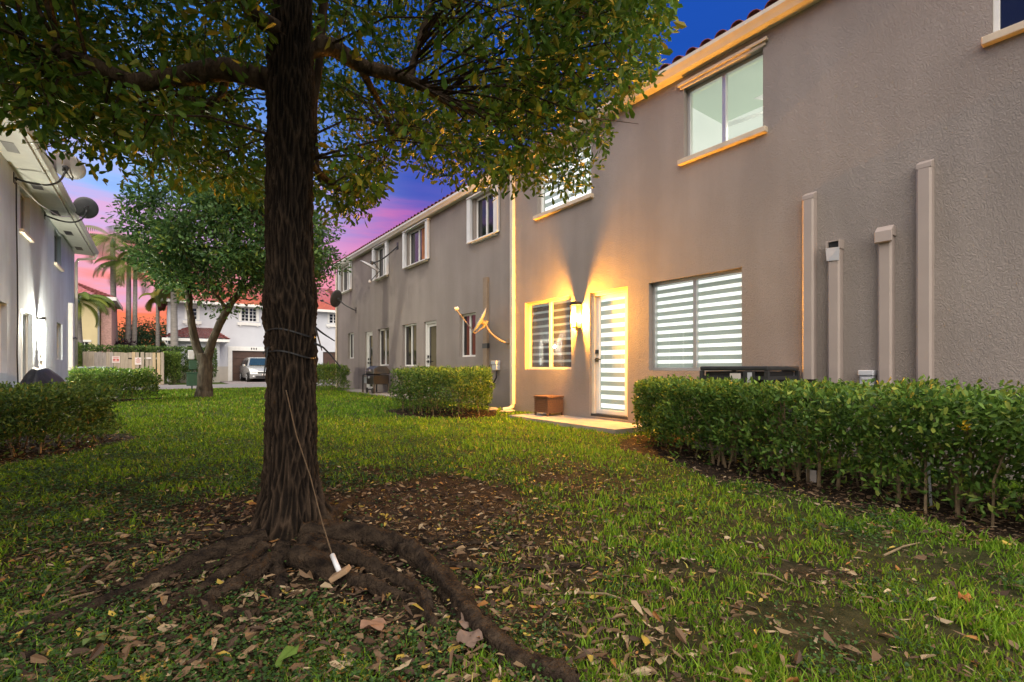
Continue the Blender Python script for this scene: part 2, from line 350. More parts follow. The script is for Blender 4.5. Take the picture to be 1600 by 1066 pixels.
def lawn(x, y):
    # how much grass grows at a point (0..1); bare soil under the tree, in worn patches and under hedges
    n = np.array([mnoise.fractal((a*.9, b*.9, 3.1), 1.0, 2.0, 4) for a, b in zip(x, y)])
    r = np.hypot(x-.62, (y-2.75))
    d = .97*np.ones(len(x)); d -= .85*(1-sm(.5, 1.75, r+.35*n))
    for cx, cy, rr, s in ((2.2, 3.5, 1.0, .8), (1.75, 4.1, .9, .65), (2.7, 3.1, .7, .55), (.1, 4.6, .5, .4), (1.1, 1.6, .6, .55), (1.45, 3.05, .8, .6), (2.6, .9, .35, .5)):
        q = np.hypot(x-cx, y-cy); d -= .85*s*np.exp(-(q/rr)**2)*np.clip(.7+2.6*n, .0, 1.6)
    for poly, pad in ((HEDGE_R, .22), (HEDGE_M, .12), (HEDGE_L, .2), (HEDGE_L2, .15)):
        e = edgedist(x, y, poly); ins = inpoly(x, y, poly); d = np.where(ins | (e < pad*(1+1.2*n)), 0.0, d)
    n2 = np.array([mnoise.noise((a*5.5, b*5.5, 1.7)) for a, b in zip(x, y)])
    return np.clip(d+(.30*n+.32*n2)*(d > .05), 0, 1)
def axis(parts):
    out = []
    for a, b, st in parts: out += list(np.arange(a, b-1e-6, st))
    return np.array(out+[parts[-1][1]])
gx = axis([(-400, -40, 40), (-40, -6, 2), (-6, -3, .3), (-3, 6.6, .07), (6.6, 12, .6), (12, 60, 6), (60, 400, 40)])
gy = axis([(-120, -10, 20), (-10, -1, .6), (-1, 9, .07), (9, 28, .25), (28, 60, 2), (60, 400, 40)])
XX, YY = np.meshgrid(gx, gy); xf, yf = XX.ravel(), YY.ravel()
zf = gz(xf, yf)
near = (np.abs(xf-1.8) < 5) & (yf > -1) & (yf < 9)
micro = np.zeros(len(xf)); micro[near] = [mnoise.fractal((a*6, b*6, 0), 1.0, 2.0, 3)*.009+mnoise.noise((a*2, b*2, 5))*.008 for a, b in zip(xf[near], yf[near])]
zf = zf+micro
tt = np.hypot(xf, yf); lw = np.ones(len(xf)); mid = (np.abs(xf-1.8) < 6) & (yf > -2) & (yf < 20); lw[mid] = lawn(xf[mid], yf[mid])
lw = lw*(.25+.75*sm(2.5, 8, tt))
nx, ny = len(gx), len(gy); ii = (np.arange(ny-1)[:, None]*nx+np.arange(nx-1)[None, :]).ravel()
m, t, b = newmat('lawn_soil'); n = t.nodes.new; l = t.links.new
at = n('ShaderNodeAttribute'); at.attribute_name = 'Col'
co = n('ShaderNodeTexCoord'); z1 = n('ShaderNodeTexNoise'); z1.inputs['Scale'].default_value = 14; z1.inputs['Detail'].default_value = 8; l(co.outputs['Object'], z1.inputs['Vector'])
z2 = n('ShaderNodeTexNoise'); z2.inputs['Scale'].default_value = 120; z2.inputs['Detail'].default_value = 3; l(co.outputs['Object'], z2.inputs['Vector'])
r1 = n('ShaderNodeValToRGB'); r1.color_ramp.elements[0].color = (.014, .010, .007, 1); r1.color_ramp.elements[1].color = (.055, .037, .025, 1); r1.color_ramp.elements[0].position = .35; r1.color_ramp.elements[1].position = .75; l(z1.outputs[0], r1.inputs[0])
r2 = n('ShaderNodeValToRGB'); r2.color_ramp.elements[0].color = (.018, .026, .006, 1); r2.color_ramp.elements[1].color = (.070, .115, .018, 1); l(z1.outputs[0], r2.inputs[0])
mm = n('ShaderNodeMix'); mm.data_type = 'RGBA'; l(at.outputs['Fac'], mm.inputs[0]); l(r1.outputs[0], mm.inputs[6]); l(r2.outputs[0], mm.inputs[7])
l(mm.outputs[2], b.inputs['Base Color']); b.inputs['Roughness'].default_value = .95; b.inputs['Specular IOR Level'].default_value = .1
bp = n('ShaderNodeBump'); bp.inputs['Strength'].default_value = .8; bp.inputs['Distance'].default_value = .012; l(z2.outputs[0], bp.inputs['Height']); l(bp.outputs[0], b.inputs['Normal'])
M['ground'] = m
go = rawmesh('ground', np.stack([xf, yf, zf], 1), np.stack([ii, ii+1, ii+nx+1, ii+nx], 1), 'ground', np.repeat(lw[:, None], 3, 1), smooth=True); go['kind'] = 'structure'
struct('road', MB().box(-60, 90, 27.4, 33.7, -.3, .022), 'asphalt')
struct('road_edge_strip', MB().box(-60, 90, 27.05, 27.4, -.3, .05), 'concrete')
struct('concrete_apron', MB().box(-3.6, .4, 33.7, 36.6, -.3, .018), 'concrete')
struct('paved_driveway', MB().box(3.4, 16, 33.7, 40.98, -.3, .035), 'paver')
ps = MB().box(5.2, 6.04, 4.62, 7.2, -.1, .125); struct('patio_slab', ps, 'concrete')
struct('far_patio', MB().box(5.3, 6.04, 11.3, 18.0, -.1, .20), 'concrete')
struct('left_patio', MB().box(-2.49, -1.2, 10.5, 17.2, -.1, .2), 'concrete')

# ================================================================ buildings
def wall_panel(mp_, a0, a1, z0, z1, holes, thick=.2):
    A = sorted({a0, a1, *[h[0] for h in holes], *[h[1] for h in holes]}); Z = sorted({z0, z1, *[h[2] for h in holes], *[h[3] for h in holes]})
    mb = MB(); idx = {}
    def v(i, j, k):
        key = (i, j, k)
        if key not in idx: idx[key] = len(mb.v); mb.v.append(mp_(A[i], -thick*k, Z[j]))
        return idx[key]
    solid = {}
    for i in range(len(A)-1):
        for j in range(len(Z)-1):
            ca, cz = (A[i]+A[i+1])/2, (Z[j]+Z[j+1])/2
            solid[i, j] = not any(h[0] < ca < h[1] and h[2] < cz < h[3] for h in holes)
    for (i, j), s in solid.items():
        if not s: continue
        for k in (0, 1): mb.f.append((v(i, j, k), v(i+1, j, k), v(i+1, j+1, k), v(i, j+1, k)))
        for di, dj, e in ((-1, 0, ((i, j), (i, j+1))), (1, 0, ((i+1, j), (i+1, j+1))), (0, -1, ((i, j), (i+1, j))), (0, 1, ((i, j+1), (i+1, j+1)))):
            if not solid.get((i+di, j+dj), False):
                (p, q), (r, s_) = e; mb.f.append((v(p, q, 0), v(r, s_, 0), v(r, s_, 1), v(p, q, 1)))
    return mb
mR = lambda a, n_, z: (6.05-n_, a, z)
mL = lambda a, n_, z: (-2.5+n_, a, z)
def slider(parent, mp_, a0, a1, z0, z1, fill='dark', rec=.09, fr=.045, fm='alu', sill=None, curtain=None, bands=0):
    fmb = MB()
    fmb.mbox(mp_, a0, a1, -rec, -rec-.06, z0, z0+fr).mbox(mp_, a0, a1, -rec, -rec-.06, z1-fr, z1)
    fmb.mbox(mp_, a0, a0+fr, -rec, -rec-.06, z0+fr, z1-fr).mbox(mp_, a1-fr, a1, -rec, -rec-.06, z0+fr, z1-fr)
    mid_ = (a0+a1)/2; fmb.mbox(mp_, mid_-fr*.6, mid_+fr*.6, -rec+.008, -rec-.052, z0+fr, z1-fr)
    w = obj('window', fmb, fm, parent, bev=.004)
    for p, q in ((a0+fr, mid_-fr*.6), (mid_+fr*.6, a1-fr)):
        obj('pane', MB().mbox(mp_, p, q, -rec-.02, -rec-.026, z0+fr, z1-fr), 'glassdark' if fill == 'dark' else 'glass', w)
    if sill:
        obj('sill', MB().mbox(mp_, a0-.06, a1+.06, -rec+.004, .07, z0-.075, z0-.002), sill, w, bev=.008)
    if curtain:
        obj('curtain', MB().mbox(mp_, curtain[0], curtain[1], -rec-.012, -rec-.0195, z0+fr+.02, z1-fr-.02), curtain[2], w)
    if bands:
        lit, dim, ratio = ('bandlit', 'banddim', .46) if bands > 0 else ('bandlit2', 'banddim2', .3)
        k = abs(bands); st = (z1-z0-2*fr)/k
        for i in range(k):
            zb = z0+fr+i*st
            obj('shade_band', MB().mbox(mp_, a0+fr*.4, a1-fr*.4, -rec-.09, -rec-.096, zb, zb+st*(1-ratio)-.003), dim, w)
            obj('sheer_band', MB().mbox(mp_, a0+fr*.4, a1-fr*.4, -rec-.10, -rec-.104, zb+st*(1-ratio), zb+st-.001), lit, w)
    return w
def room(parent, mp_, a0, a1, z0, z1, name='lit_room', d=1.6, wm='roomlit', cm='roomceil'):
    mb = MB(); A0, A1, Z0, Z1 = a0-.35, a1+.35, z0-.3, z1+.12
    P = lambda a, n_, z: mp_(a, n_, z)
    mb.add([P(A0, -d, Z0), P(A1, -d, Z0), P(A1, -d, Z1), P(A0, -d, Z1), P(A0, -.25, Z0), P(A1, -.25, Z0), P(A1, -.25, Z1), P(A0, -.25, Z1)],
           [(0, 1, 2, 3), (0, 3, 7, 4), (1, 5, 6, 2), (0, 4, 5, 1)])
    r = obj(name, mb, wm, parent)
    obj('soffit', MB().mbox(mp_, A0, A1, -.26, -d, Z1, Z1+.03), cm, r)
    return r
def door(parent, mp_, a0, a1, z0, z1, fill, hinge=1, fm='trim', rec=.08):
    fr = .06
    fmb = MB().mbox(mp_, a0, a0+fr, -rec+.03, -rec-.1, z0, z1).mbox(mp_, a1-fr, a1, -rec+.03, -rec-.1, z0, z1).mbox(mp_, a0+fr, a1-fr, -rec+.03, -rec-.1, z1-fr, z1)
    d = obj('door_frame', fmb, fm, parent, bev=.005)
    st = .085; b0, b1, y0, y1 = a0+fr+.004, a1-fr-.004, z0+.05, z1-fr-.004
    lf = MB().mbox(mp_, b0, b0+st, -rec-.02, -rec-.065, y0, y1).mbox(mp_, b1-st*.75, b1, -rec-.02, -rec-.065, y0, y1)
    lf.mbox(mp_, b0+st, b1-st*.75, -rec-.02, -rec-.065, y0, y0+.07).mbox(mp_, b0+st, b1-st*.75, -rec-.02, -rec-.065, y1-.07, y1)
    dl = obj('door', lf, 'white', parent, bev=.004)
    obj('pane', MB().mbox(mp_, b0+st, b1-st*.75, -rec-.035, -rec-.041, y0+.07, y1-.07), 'glassdark' if fill == 'dark' else 'glass', dl)
    if fill == 'zebra':
        k = 13; q0, q1 = y0+.02, y1-.02; stp = (q1-q0)/k
        for i in range(k):
            zb = q0+i*stp
            obj('shade_band', MB().mbox(mp_, b0+st*.3, b1-st*.3, -rec-.10, -rec-.105, zb, zb+stp*.5), 'banddim', dl)
            obj('sheer_band', MB().mbox(mp_, b0+st*.3, b1-st*.3, -rec-.112, -rec-.116, zb+stp*.5, zb+stp), 'bandlit', dl)
    hs = b1-.045 if hinge < 0 else b0+.045
    hs = b1-.035
    obj('threshold', MB().mbox(mp_, a0+.003, a1-.003, -rec+.05, -rec-.1, z0-.0, z0+.045), 'dark', parent)
    for zz_ in (z0+.98, z0+1.12):
        obj('door_lock', MB().mbox(mp_, hs-.03, hs+.03, -rec-.02, -rec+.012, zz_-.035, zz_+.035), 'black', dl, bev=.004)
    obj('door_handle', MB().mbox(mp_, hs-.11, hs+.02, -rec+.012, -rec+.04, z0+.975, z0+.995), 'black', dl, bev=.004)
    return dl
def gutter(parent, xa, y0, y1, zb, sgn, m='trim', h=.13, w=.13):
    # K-profile open gutter; sgn: direction outwards
    pr = [(0, 0), (.55, 0), (.72, .3), (1, .62), (1, 1), (.9, 1), (.9, .66), (.66, .36), (.5, .08), (.06, .08), (.06, 1), (0, 1)]
    return obj('gutter', MB().prism([(a*w, b*h) for a, b in pr], (y0, y1), lambda a, b, e: (xa+sgn*a, e, zb+b)), m, parent)
def tile_mesh(name, L_=.42, r=.1, m='rooftile'):
    mb = MB(); n_ = 7; vs = []
    for k, (y, rr) in enumerate(((0, r), (L_, r*.86))):
        for s_ in (1, .86):
            for j in range(n_):
                a = math.pi*j/(n_-1); vs.append((math.cos(a)*rr*s_, y, math.sin(a)*rr*s_*.8))
    fs = []
    for j in range(n_-1):
        fs += [(j, j+1, 2*n_+j+1, 2*n_+j), (n_+j, 3*n_+j, 3*n_+j+1, n_+j+1), (j, n_+j, n_+j+1, j+1)]
    fs += [(0, 2*n_, 3*n_, n_), (n_-1, 2*n_-1, 4*n_-1, 3*n_-1)]
    mb.add(vs, fs); me = bpy.data.meshes.new(name); me.from_pydata(mb.v, [], mb.f); me.materials.append(M[m]); me.polygons.foreach_set('use_smooth', [True]*len(me.polygons)); return me
TILE = tile_mesh('roof_tile', .42, .088)
def roof(parent, xe, y0, y1, ze, sgn, run=5, pitch=.30):
    # pitched tile field; sgn=+1 rises towards +X
    mb = MB(); xr = xe+sgn*run; zr = ze+run*pitch
    cols_ = int((y1-y0)/.1); vs = []
    for i in range(cols_+1):
        y = y0+(y1-y0)*i/cols_; dz = .045*abs(math.sin(math.pi*(y-y0)/.2))
        vs += [(xe, y, ze+dz), (xr, y, zr+dz)]
    mb.add(vs, [(2*i, 2*i+2, 2*i+3, 2*i+1) for i in range(cols_)])
    r = obj('roof', mb, 'rooftile', parent)
    org = ORG[parent.name]; k = int((y1-y0)/.215)
    for i in range(k):
        o = link(bpy.data.objects.new('roof_tile', TILE), r)
        d = Vector((sgn, 0, pitch)).normalized(); up = Vector((-sgn*pitch, 0, 1)).normalized(); sd = d.cross(up)
        y = y0+.11+i*.215; p = (xe-sgn*.06-org[0], y-org[1], ze-.02+random.uniform(-.004, .004)-org[2])
        o.matrix_local = Matrix(((sd.x, d.x, up.x, p[0]), (sd.y, d.y, up.y, p[1]), (sd.z, d.z, up.z, p[2]), (0, 0, 0, 1)))
    return r

# ---- right-hand row of flats: lit unit, then the plain unit beyond the downspout
BR = thing('apartment_building', 'tan stucco two storey row with lit striped blinds and wall lamp', 'building', (6.05, 8, 0))
ZT = 5.2
holesR = [(6.42, 7.80, .97, 2.33), (5.11, 5.96, .16, 2.31), (3.24, 4.70, .96, 2.30), (2.97, 4.09, 3.98, 5.0), (5.92, 7.40, 4.02, 5.0), (-.35, .93, 3.99, 5.0),
          (9.72, 10.48, 1.27, 2.33), (11.72, 12.48, .2, 2.30), (12.98, 14.0, 1.05, 2.32), (15.08, 16.08, 1.07, 2.32), (16.58, 17.32, .2, 2.30), (18.6, 19.35, 1.37, 2.38),
          (8.85, 9.75, 4.03, 5.02), (12.25, 13.55, 4.06, 5.08), (15.2, 16.15, 4.08, 5.1), (18.9, 20.1, 4.1, 5.12)]
obj('wall', wall_panel(mR, -4, 20.8, -.3, ZT, holesR), 'stucco', BR)
obj('end_wall', MB().box(6.06, 14, 20.6, 20.79, -.3, ZT), 'stucco', BR)
obj('end_wall', MB().box(6.06, 14, -4.2, -4.005, -.3, ZT), 'stucco', BR)
obj('rear_wall', MB().box(14, 14.2, -4, 20.8, -.3, ZT), 'stucco', BR)
obj('fascia', MB().box(5.97, 6.049, -4, 20.95, 5.17, 5.38), 'trim', BR)
obj('soffit', MB().box(6.05, 6.3, -4, 20.95, 5.202, 5.36), 'trim', BR)
gutter(BR, 5.968, -4, 8.1, 5.17, -1); gutter(BR, 5.968, 8.16, 21.0, 5.17, -1, 'white')
roof(BR, 5.92, -4, 21.1, 5.325, 1, run=4.5)
slider(BR, mR, 6.42, 7.80, .97, 2.33, 'clear', bands=-9, fm='trim', sill=None)
slider(BR, mR, 3.24, 4.70, .96, 2.30, 'clear', bands=11, fm='alu')
slider(BR, mR, 2.97, 4.09, 3.98, 5.0, 'clear', fm='alu', sill='sill')
slider(BR, mR, 5.92, 7.40, 4.02, 5.0, 'clear', fm='white', sill='sill', bands=6)
slider(BR, mR, -.35, .93, 3.99, 5.0, 'dark', fm='white', sill='sill', rec=.03)
rm = room(BR, mR, 2.97, 4.09, 3.98, 5.0)
# ceiling fan with its lamp inside the lit bedroom
obj('ceiling_fan', MB().tube([(7.0, 3.15, 5.12), (7.0, 3.15, 4.72)], .02).tube([(7.0, 3.15, 4.74), (7.0, 3.15, 4.6)], [.09, .1], 12)
    .add([(7.0, 3.2, 4.66), (6.75, 3.9, 4.63), (6.95, 4.0, 4.66), (7.1, 3.2, 4.68)], [(0, 1, 2, 3)]).add([(7.0, 3.1, 4.66), (6.45, 3.3, 4.63), (6.5, 3.12, 4.66), (7.0, 3.0, 4.68)], [(0, 1, 2, 3)])
    .add([(7.0, 3.1, 4.66), (7.3, 2.7, 4.63), (7.2, 2.6, 4.66), (6.9, 3.0, 4.68)], [(0, 1, 2, 3)]), 'white', rm)
bl = MB(); bl.tube([(6.9, 3.13, 4.58), (6.9, 3.13, 4.5), (6.9, 3.13, 4.44)], [.05, .07, .03], 10); obj('fan_lamp', bl, 'bulbF', rm)
obj('hood', MB().mbox(mR, 2.9, 4.16, .005, .06, 5.03, 5.07).mbox(mR, 2.93, 4.13, .004, .03, 4.99, 5.03), 'sill', BR, bev=.006)
obj('hood', MB().mbox(mR, 5.86, 7.46, .005, .05, 5.03, 5.07), 'sill', BR, bev=.006)
door(BR, mR, 5.11, 5.96, .16, 2.31, 'zebra')
# plain unit
slider(BR, mR, 9.72, 10.48, 1.27, 2.33, 'dark', fm='white', sill=None)
slider(BR, mR, 12.98, 14.0, 1.05, 2.32, 'dark', fm='white')
slider(BR, mR, 15.08, 16.08, 1.07, 2.32, 'dark', fm='white')
slider(BR, mR, 18.6, 19.35, 1.37, 2.38, 'dark', fm='white')
door(BR, mR, 11.72, 12.48, .2, 2.30, 'dark', fm='white'); door(BR, mR, 16.58, 17.32, .2, 2.30, 'dark', fm='white')
for a0, a1, z0, z1 in ((8.85, 9.75, 4.03, 5.02), (12.25, 13.55, 4.06, 5.08), (15.2, 16.15, 4.08, 5.1), (18.9, 20.1, 4.1, 5.12)):
    w = slider(BR, mR, a0, a1, z0, z1, 'dark', fm='white', sill='white', rec=.05, curtain=(a0+.08, a0+.5, 'bronze_curt') if a0 == 12.25 else None)
    # folded accordion shutters stacked at either side, and their rails
    for s0 in (a0-.22, a1+.02):
        zg = MB(); k = 6; pts = []
        for i in range(k+1): pts.append((s0+.03+.15*i/k, .02 if i % 2 else .10))
        for i in range(k):
            (p, n0), (q, n1) = pts[i], pts[i+1]
            zg.add([mR(p, n0, z0-.02), mR(q, n1, z0-.02), mR(q, n1, z1+.02), mR(p, n0, z1+.02), mR(p, n0+.006, z0-.02), mR(q, n1+.006, z0-.02), mR(q, n1+.006, z1+.02), mR(p, n0+.006, z1+.02)],
                   [(0, 1, 2, 3), (4, 7, 6, 5), (3, 2, 6, 7), (0, 4, 5, 1)])
        obj('storm_shutter', zg, 'shutter', w)
    obj('shutter_rail', MB().mbox(mR, a0-.21, a1+.21, .002, .115, z1+.022, z1+.05), 'white', w)
    obj('shutter_rail', MB().mbox(mR, a0-.21, a1+.21, .075, .115, z0-.05, z0-.022), 'white', w)
# downspouts
def downspout(x, y, ztop, zb, m, parent, sgn=-1):
    mb = MB().box(x+sgn*.005, x+sgn*.085, y-.05, y+.05, zb+.14, ztop)
    mb.tube([(x+sgn*.045, y, zb+.16), (x+sgn*.055, y, zb+.09), (x+sgn*.11, y+.02, zb+.05), (x+sgn*.26, y+.06, zb+.03)], .048, 8)
    return obj('downspout', mb, m, parent, bev=.01)
downspout(6.05, 8.17, 5.16, .09, 'trim', BR)
mb = MB().tube([(5.9, 20.7, 5.17), (5.92, 20.72, 5.02), (6.0, 20.72, 4.9), (6.0, 20.72, 4.7), (6.0, 20.72, .15)], .04, 8); obj('downspout', mb, 'trim', BR)
obj('expansion_joint', MB().mbox(mR, 18.0, 18.02, .0015, .004, .2, 3.05), 'dark', BR)

# ---- wall lamps
def wall_lamp(mp_, a, zc, bulb, label, name='wall_lamp'):
    b = mp_(a, 0, zc-.22); r = thing(name, label, 'wall lamp', b)
    obj('back_plate', MB().mbox(mp_, a-.06, a+.06, .002, .02, zc-.16, zc+.24), 'black', r, bev=.004)
    cp = MB(); n0 = .012
    cp.prism([(-.088, .235), (.088, .235), (.07, .27), (.02, .30), (-.02, .30), (-.07, .27)], (n0, .17), lambda p, q, e: mp_(a+p, e, zc+q)); obj('cap', cp, 'black', r)
    obj('base', MB().mbox(mp_, a-.055, a+.055, .02, .13, zc-.17, zc-.15).mbox(mp_, a-.018, a+.018, .06, .09, zc-.22, zc-.17), 'black', r)
    for s_ in (-1, 1):
        obj('post', MB().mbox(mp_, a+s_*.072-.005, a+s_*.072+.005, .145, .155, zc-.16, zc+.24), 'black', r)
    for s_ in (-1, 1):
        obj('glass_panel', MB().mbox(mp_, a+s_*.07-.001, a+s_*.07+.001, .022, .144, zc-.149, zc+.233), 'glass', r)
    obj('glass_panel', MB().mbox(mp_, a-.066, a+.066, .149, .151, zc-.149, zc+.233), 'glass', r)
    bb = MB(); q = []
    for k in range(7):
        t_ = math.pi*k/6; q.append((mp_(a, .085, zc-.055*math.cos(t_)), max(.004, .044*math.sin(t_))))
    bb.tube([p for p, _ in q], [s_ for _, s_ in q], 10); obj('bulb', bb, bulb, r, smooth=True)
    obj('socket', MB().tube([mp_(a, .085, zc-.15), mp_(a, .085, zc-.057)], .015, 8), 'black', r)
    return r
wall_lamp(mR, 6.2, 1.88, 'bulbW', 'glowing amber lantern between striped window and striped door')
wall_lamp(mL, 16.78, 1.98, 'bulbC', 'glaring white lantern on pale grey wall beside white doorway')

# ---- line-set covers and boxes on the tan wall
def chase(y0, y1, z0, z1, label, top='slant', dep=.10):
    r = thing('pipe_cover', label, 'pipe cover', (6.04, (y0+y1)/2, z0), 'pipe covers on the tan wall')
    ch = .018; pf = [(y0, 0), (y1, 0), (y1, dep-ch), (y1-ch, dep), (y0+ch, dep), (y0, dep-ch)]
    obj('duct', MB().prism(pf, (z0, z1-.1), lambda a, b, e: mR(a, b+.001, e)), 'chase', r)
    if top == 'slant':
        vs = [mR(y0, .001, z1), mR(y1, .001, z1), mR(y1, dep, z1-.05), mR(y0, dep, z1-.05), mR(y0, .001, z1-.098), mR(y1, .001, z1-.098), mR(y1, dep, z1-.098), mR(y0, dep, z1-.098)]
        obj('end_cap', MB().add(vs, [(0, 1, 2, 3), (4, 7, 6, 5), (0, 4, 5, 1), (3, 2, 6, 7), (0, 3, 7, 4), (1, 5, 6, 2)]), 'chase', r, bev=.004)
    elif top == 'hood':
        pf2 = [(.001, z1), (dep*.7, z1+.01), (dep+.04, z1-.05), (dep+.045, z1-.16), (dep+.012, z1-.17), (dep+.005, z1-.099), (.001, z1-.099)]
        obj('end_cap', MB().prism(pf2, (y0-.012, y1+.012), lambda a, b, e: mR(e, a, b)), 'chase', r, bev=.004)
    else:
        obj('end_cap', MB().mbox(mR, y0-.008, y0+.004, .001, dep+.02, z1-.098, z1).mbox(mR, y1-.004, y1+.008, .001, dep+.02, z1-.098, z1).mbox(mR, y0+.004, y1-.004, .001, dep*.9, z1-.012, z1), 'chase', r)
        obj('loose_flap', MB().add([mR(y0-.01, dep+.03, z1-.09), mR(y1+.01, dep+.02, z1-.08), mR(y1, dep+.012, z1-.22), mR(y0, dep+.012, z1-.23)], [(0, 1, 2, 3)]), 'lgrey', r)
        obj('opening', MB().mbox(mR, y0+.006, y1-.006, .01, dep*.75, z1-.097, z1-.02), 'rubber', r)
    if z0 > .5: obj('pipe', MB().tube([mR((y0+y1)/2+.03, .04, z0+.002), mR((y0+y1)/2+.03, .04, .1)], .022, 8), 'rubber', r)
    return r
chase(2.36, 2.48, .87, 3.02, 'tall pipe cover closest to the striped window, slanted cap')
chase(2.10, 2.22, .1, 2.40, 'short pipe cover with a broken open top and loose flap', 'broken')
chase(1.64, 1.76, .1, 2.44, 'short pipe cover capped with a rounded hood', 'hood')
chase(1.33, 1.45, .87, 3.03, 'tall wide pipe cover beside the hooded short one, slanted cap')
def disc_box(y0, y1, z0, z1, label):
    r = thing('disconnect_box', label, 'electrical box', (6.0, (y0+y1)/2, z0), 'electrical boxes on the tan wall')
    obj('case', MB().mbox(mR, y0, y1, .001, .09, z0, z1), 'lgrey', r, bev=.008)
    obj('lid', MB().mbox(mR, y0-.008, y1+.008, .001, .11, z1-.05, z1+.006), 'lgrey', r, bev=.008)
    obj('hasp', MB().mbox(mR, y0+.02, y1-.02, .0905, .105, z1-.095, z1-.07), 'lgrey', r, bev=.004)
    obj('conduit', MB().tube([mR((y0+y1)/2, .04, z0), mR((y0+y1)/2, .04, z0-.4), mR((y0+y1)/2, .04, .05)], .018, 8), 'grey', r)
disc_box(2.57, 2.69, .77, .97, 'small grey electrical box between striped window and tall pipe cover')
disc_box(1.80, 1.92, .76, .97, 'small grey electrical box between the two short pipe covers')

# ---- condensers
def condenser(x0, x1, y0, y1, z0, z1, label, m='acgreen', plates=True, nslat=9):
    r = thing('air_conditioner', label, 'air conditioner', ((x0+x1)/2, (y0+y1)/2, z0))
    obj('core', MB().box(x0+.05, x1-.05, y0+.05, y1-.05, z0, z1-.06), 'rubber', r)
    obj('top_panel', MB().box(x0, x1, y0, y1, z1-.05, z1), m, r, bev=.015)
    for x, y in ((x0, y0), (x1-.04, y0), (x0, y1-.04), (x1-.04, y1-.04)): obj('corner_post', MB().box(x, x+.04, y, y+.04, z0, z1-.051), m, r)
    st = (z1-z0-.08)/nslat
    for i in range(nslat):
        z = z0+.02+i*st
        obj('louver', MB().box(x0+.008, x0+.022, y0+.041, y1-.041, z, z+st*.45).box(x0+.041, x1-.041, y0+.008, y0+.022, z, z+st*.45).box(x0+.041, x1-.041, y1-.022, y1-.008, z, z+st*.45), m, r)
    obj('base_pan', MB().box(x0-.05, x1+.05, y0-.05, y1+.05, z0-.08, z0-.001), 'concrete', r)
    if plates:
        obj('rating_label', MB().box(x0-.003, x0+.0065, y0+.30, y0+.42, z1-.26, z1-.08), 'sign', r)
        obj('control_panel', MB().box(x0-.002, x0+.0065, y0+.14, y0+.27, z0+.1, z1-.053), M['dark'], r)
        obj('paper_label', MB().box(x0-.005, x0-.0025, y0+.17, y0+.22, z1-.24, z1-.07), 'lgrey', r)
    return r
condenser(5.2, 5.95, 2.5, 3.3, .12, 1.02, 'dark air conditioner behind the hedge under the wide striped window', 'dark')
condenser(-1.75, -1.0, 17.0, 18.0, .2, 1.03, 'dark green louvred air conditioner at end of pale building')

# ---- dishes
def dish(base, elbow, tip, aim, R, label, md='dish', mast='grey', lnb=.55, wall=None, drop=.75):
    r = thing('satellite_dish', label, 'satellite dish', base, 'satellite dishes on house walls')
    b, e, tp = Vector(base), Vector(elbow), Vector(tip)
    nrm = Vector(wall or (1, 0, 0)); sd = Vector((0, 1, 0)) if abs(nrm.x) > .5 else Vector((1, 0, 0))
    c = b+nrm*.008
    vs = []
    for k in (-.006, .006):
        for p, q in ((-1, -1), (1, -1), (1, 1), (-1, 1)): vs.append(b+nrm*(.007+k)+sd*.06*p+Vector((0, 0, .11*q)))
    obj('mount_plate', MB().add(vs, [(0, 1, 2, 3), (4, 7, 6, 5), (0, 4, 5, 1), (1, 5, 6, 2), (2, 6, 7, 3), (3, 7, 4, 0)]), mast, r)
    def bez(t_): return b*(1-t_)**2+e*2*t_*(1-t_)+tp*t_*t_
    obj('mast', MB().tube([bez(k/10) for k in range(11)], .022, 8), mast, r, smooth=True)
    a = Vector(aim).normalized(); s_ = a.cross(Vector((0, 0, 1))).normalized(); u = s_.cross(a)
    cen = tp+a*.10; vs = []; fs = []; nr, na = 5, 28
    for sh in (0, -.012):
        for i in range(nr+1):
            rr = R*i/nr
            for j in range(na):
                t_ = 2*math.pi*j/na; vs.append(cen+a*(.16*R*(rr/R)**2*1.3+sh)+s_*math.cos(t_)*rr+u*math.sin(t_)*rr*1.06)
    o2 = (nr+1)*na
    for i in range(nr):
        for j in range(na):
            k = (j+1) % na; fs += [(i*na+j, i*na+k, (i+1)*na+k, (i+1)*na+j), (o2+i*na+j, o2+(i+1)*na+j, o2+(i+1)*na+k, o2+i*na+k)]
    for j in range(na):
        k = (j+1) % na; fs.append((nr*na+j, nr*na+k, o2+nr*na+k, o2+nr*na+j))
    obj('reflector', MB().add(vs, fs), md, r, smooth=True)
    obj('bracket', MB().tube([tp-a*.02, tp+a*.09], .05, 8).tube([tp-u*.08, tp+u*.08], .03, 8), mast, r)
    st = cen-u*R*.55; en = cen+a*lnb-u*R*drop
    obj('feed_arm', MB().tube([tp-u*.06, st-u*R*.45, en], .014, 6), mast, r)
    obj('receiver', MB().tube([en-u*.02, en+u*.05-a*.05], .035, 8).tube([en+s_*.07, en-s_*.07], .028, 8), 'lgrey' if md == 'dish' else 'dark', r)
    return r
dish((6.05, 8.34, 1.52), (5.72, 8.55, 1.62), (5.68, 8.72, 1.95), (-.78, .40, .48), .29, 'tan lit satellite dish on bent mast between downspout and conduit', 'dish', 'bronze', .62, (-1, 0, 0), .1)
dish((6.05, 14.35, 4.85), (5.62, 14.7, 4.30), (5.55, 15.2, 4.42), (-.42, .30, -.85), .34, 'pale satellite dish hung below upper shuttered windows', 'dish', 'dark', .5, (-1, 0, 0))
dish((6.05, 18.35, 3.2), (5.6, 18.6, 3.4), (5.55, 18.75, 3.62), (-.55, .8, .28), .32, 'black satellite dish near far corner of the tan row', 'dishd', 'dark', .7, (-1, 0, 0))
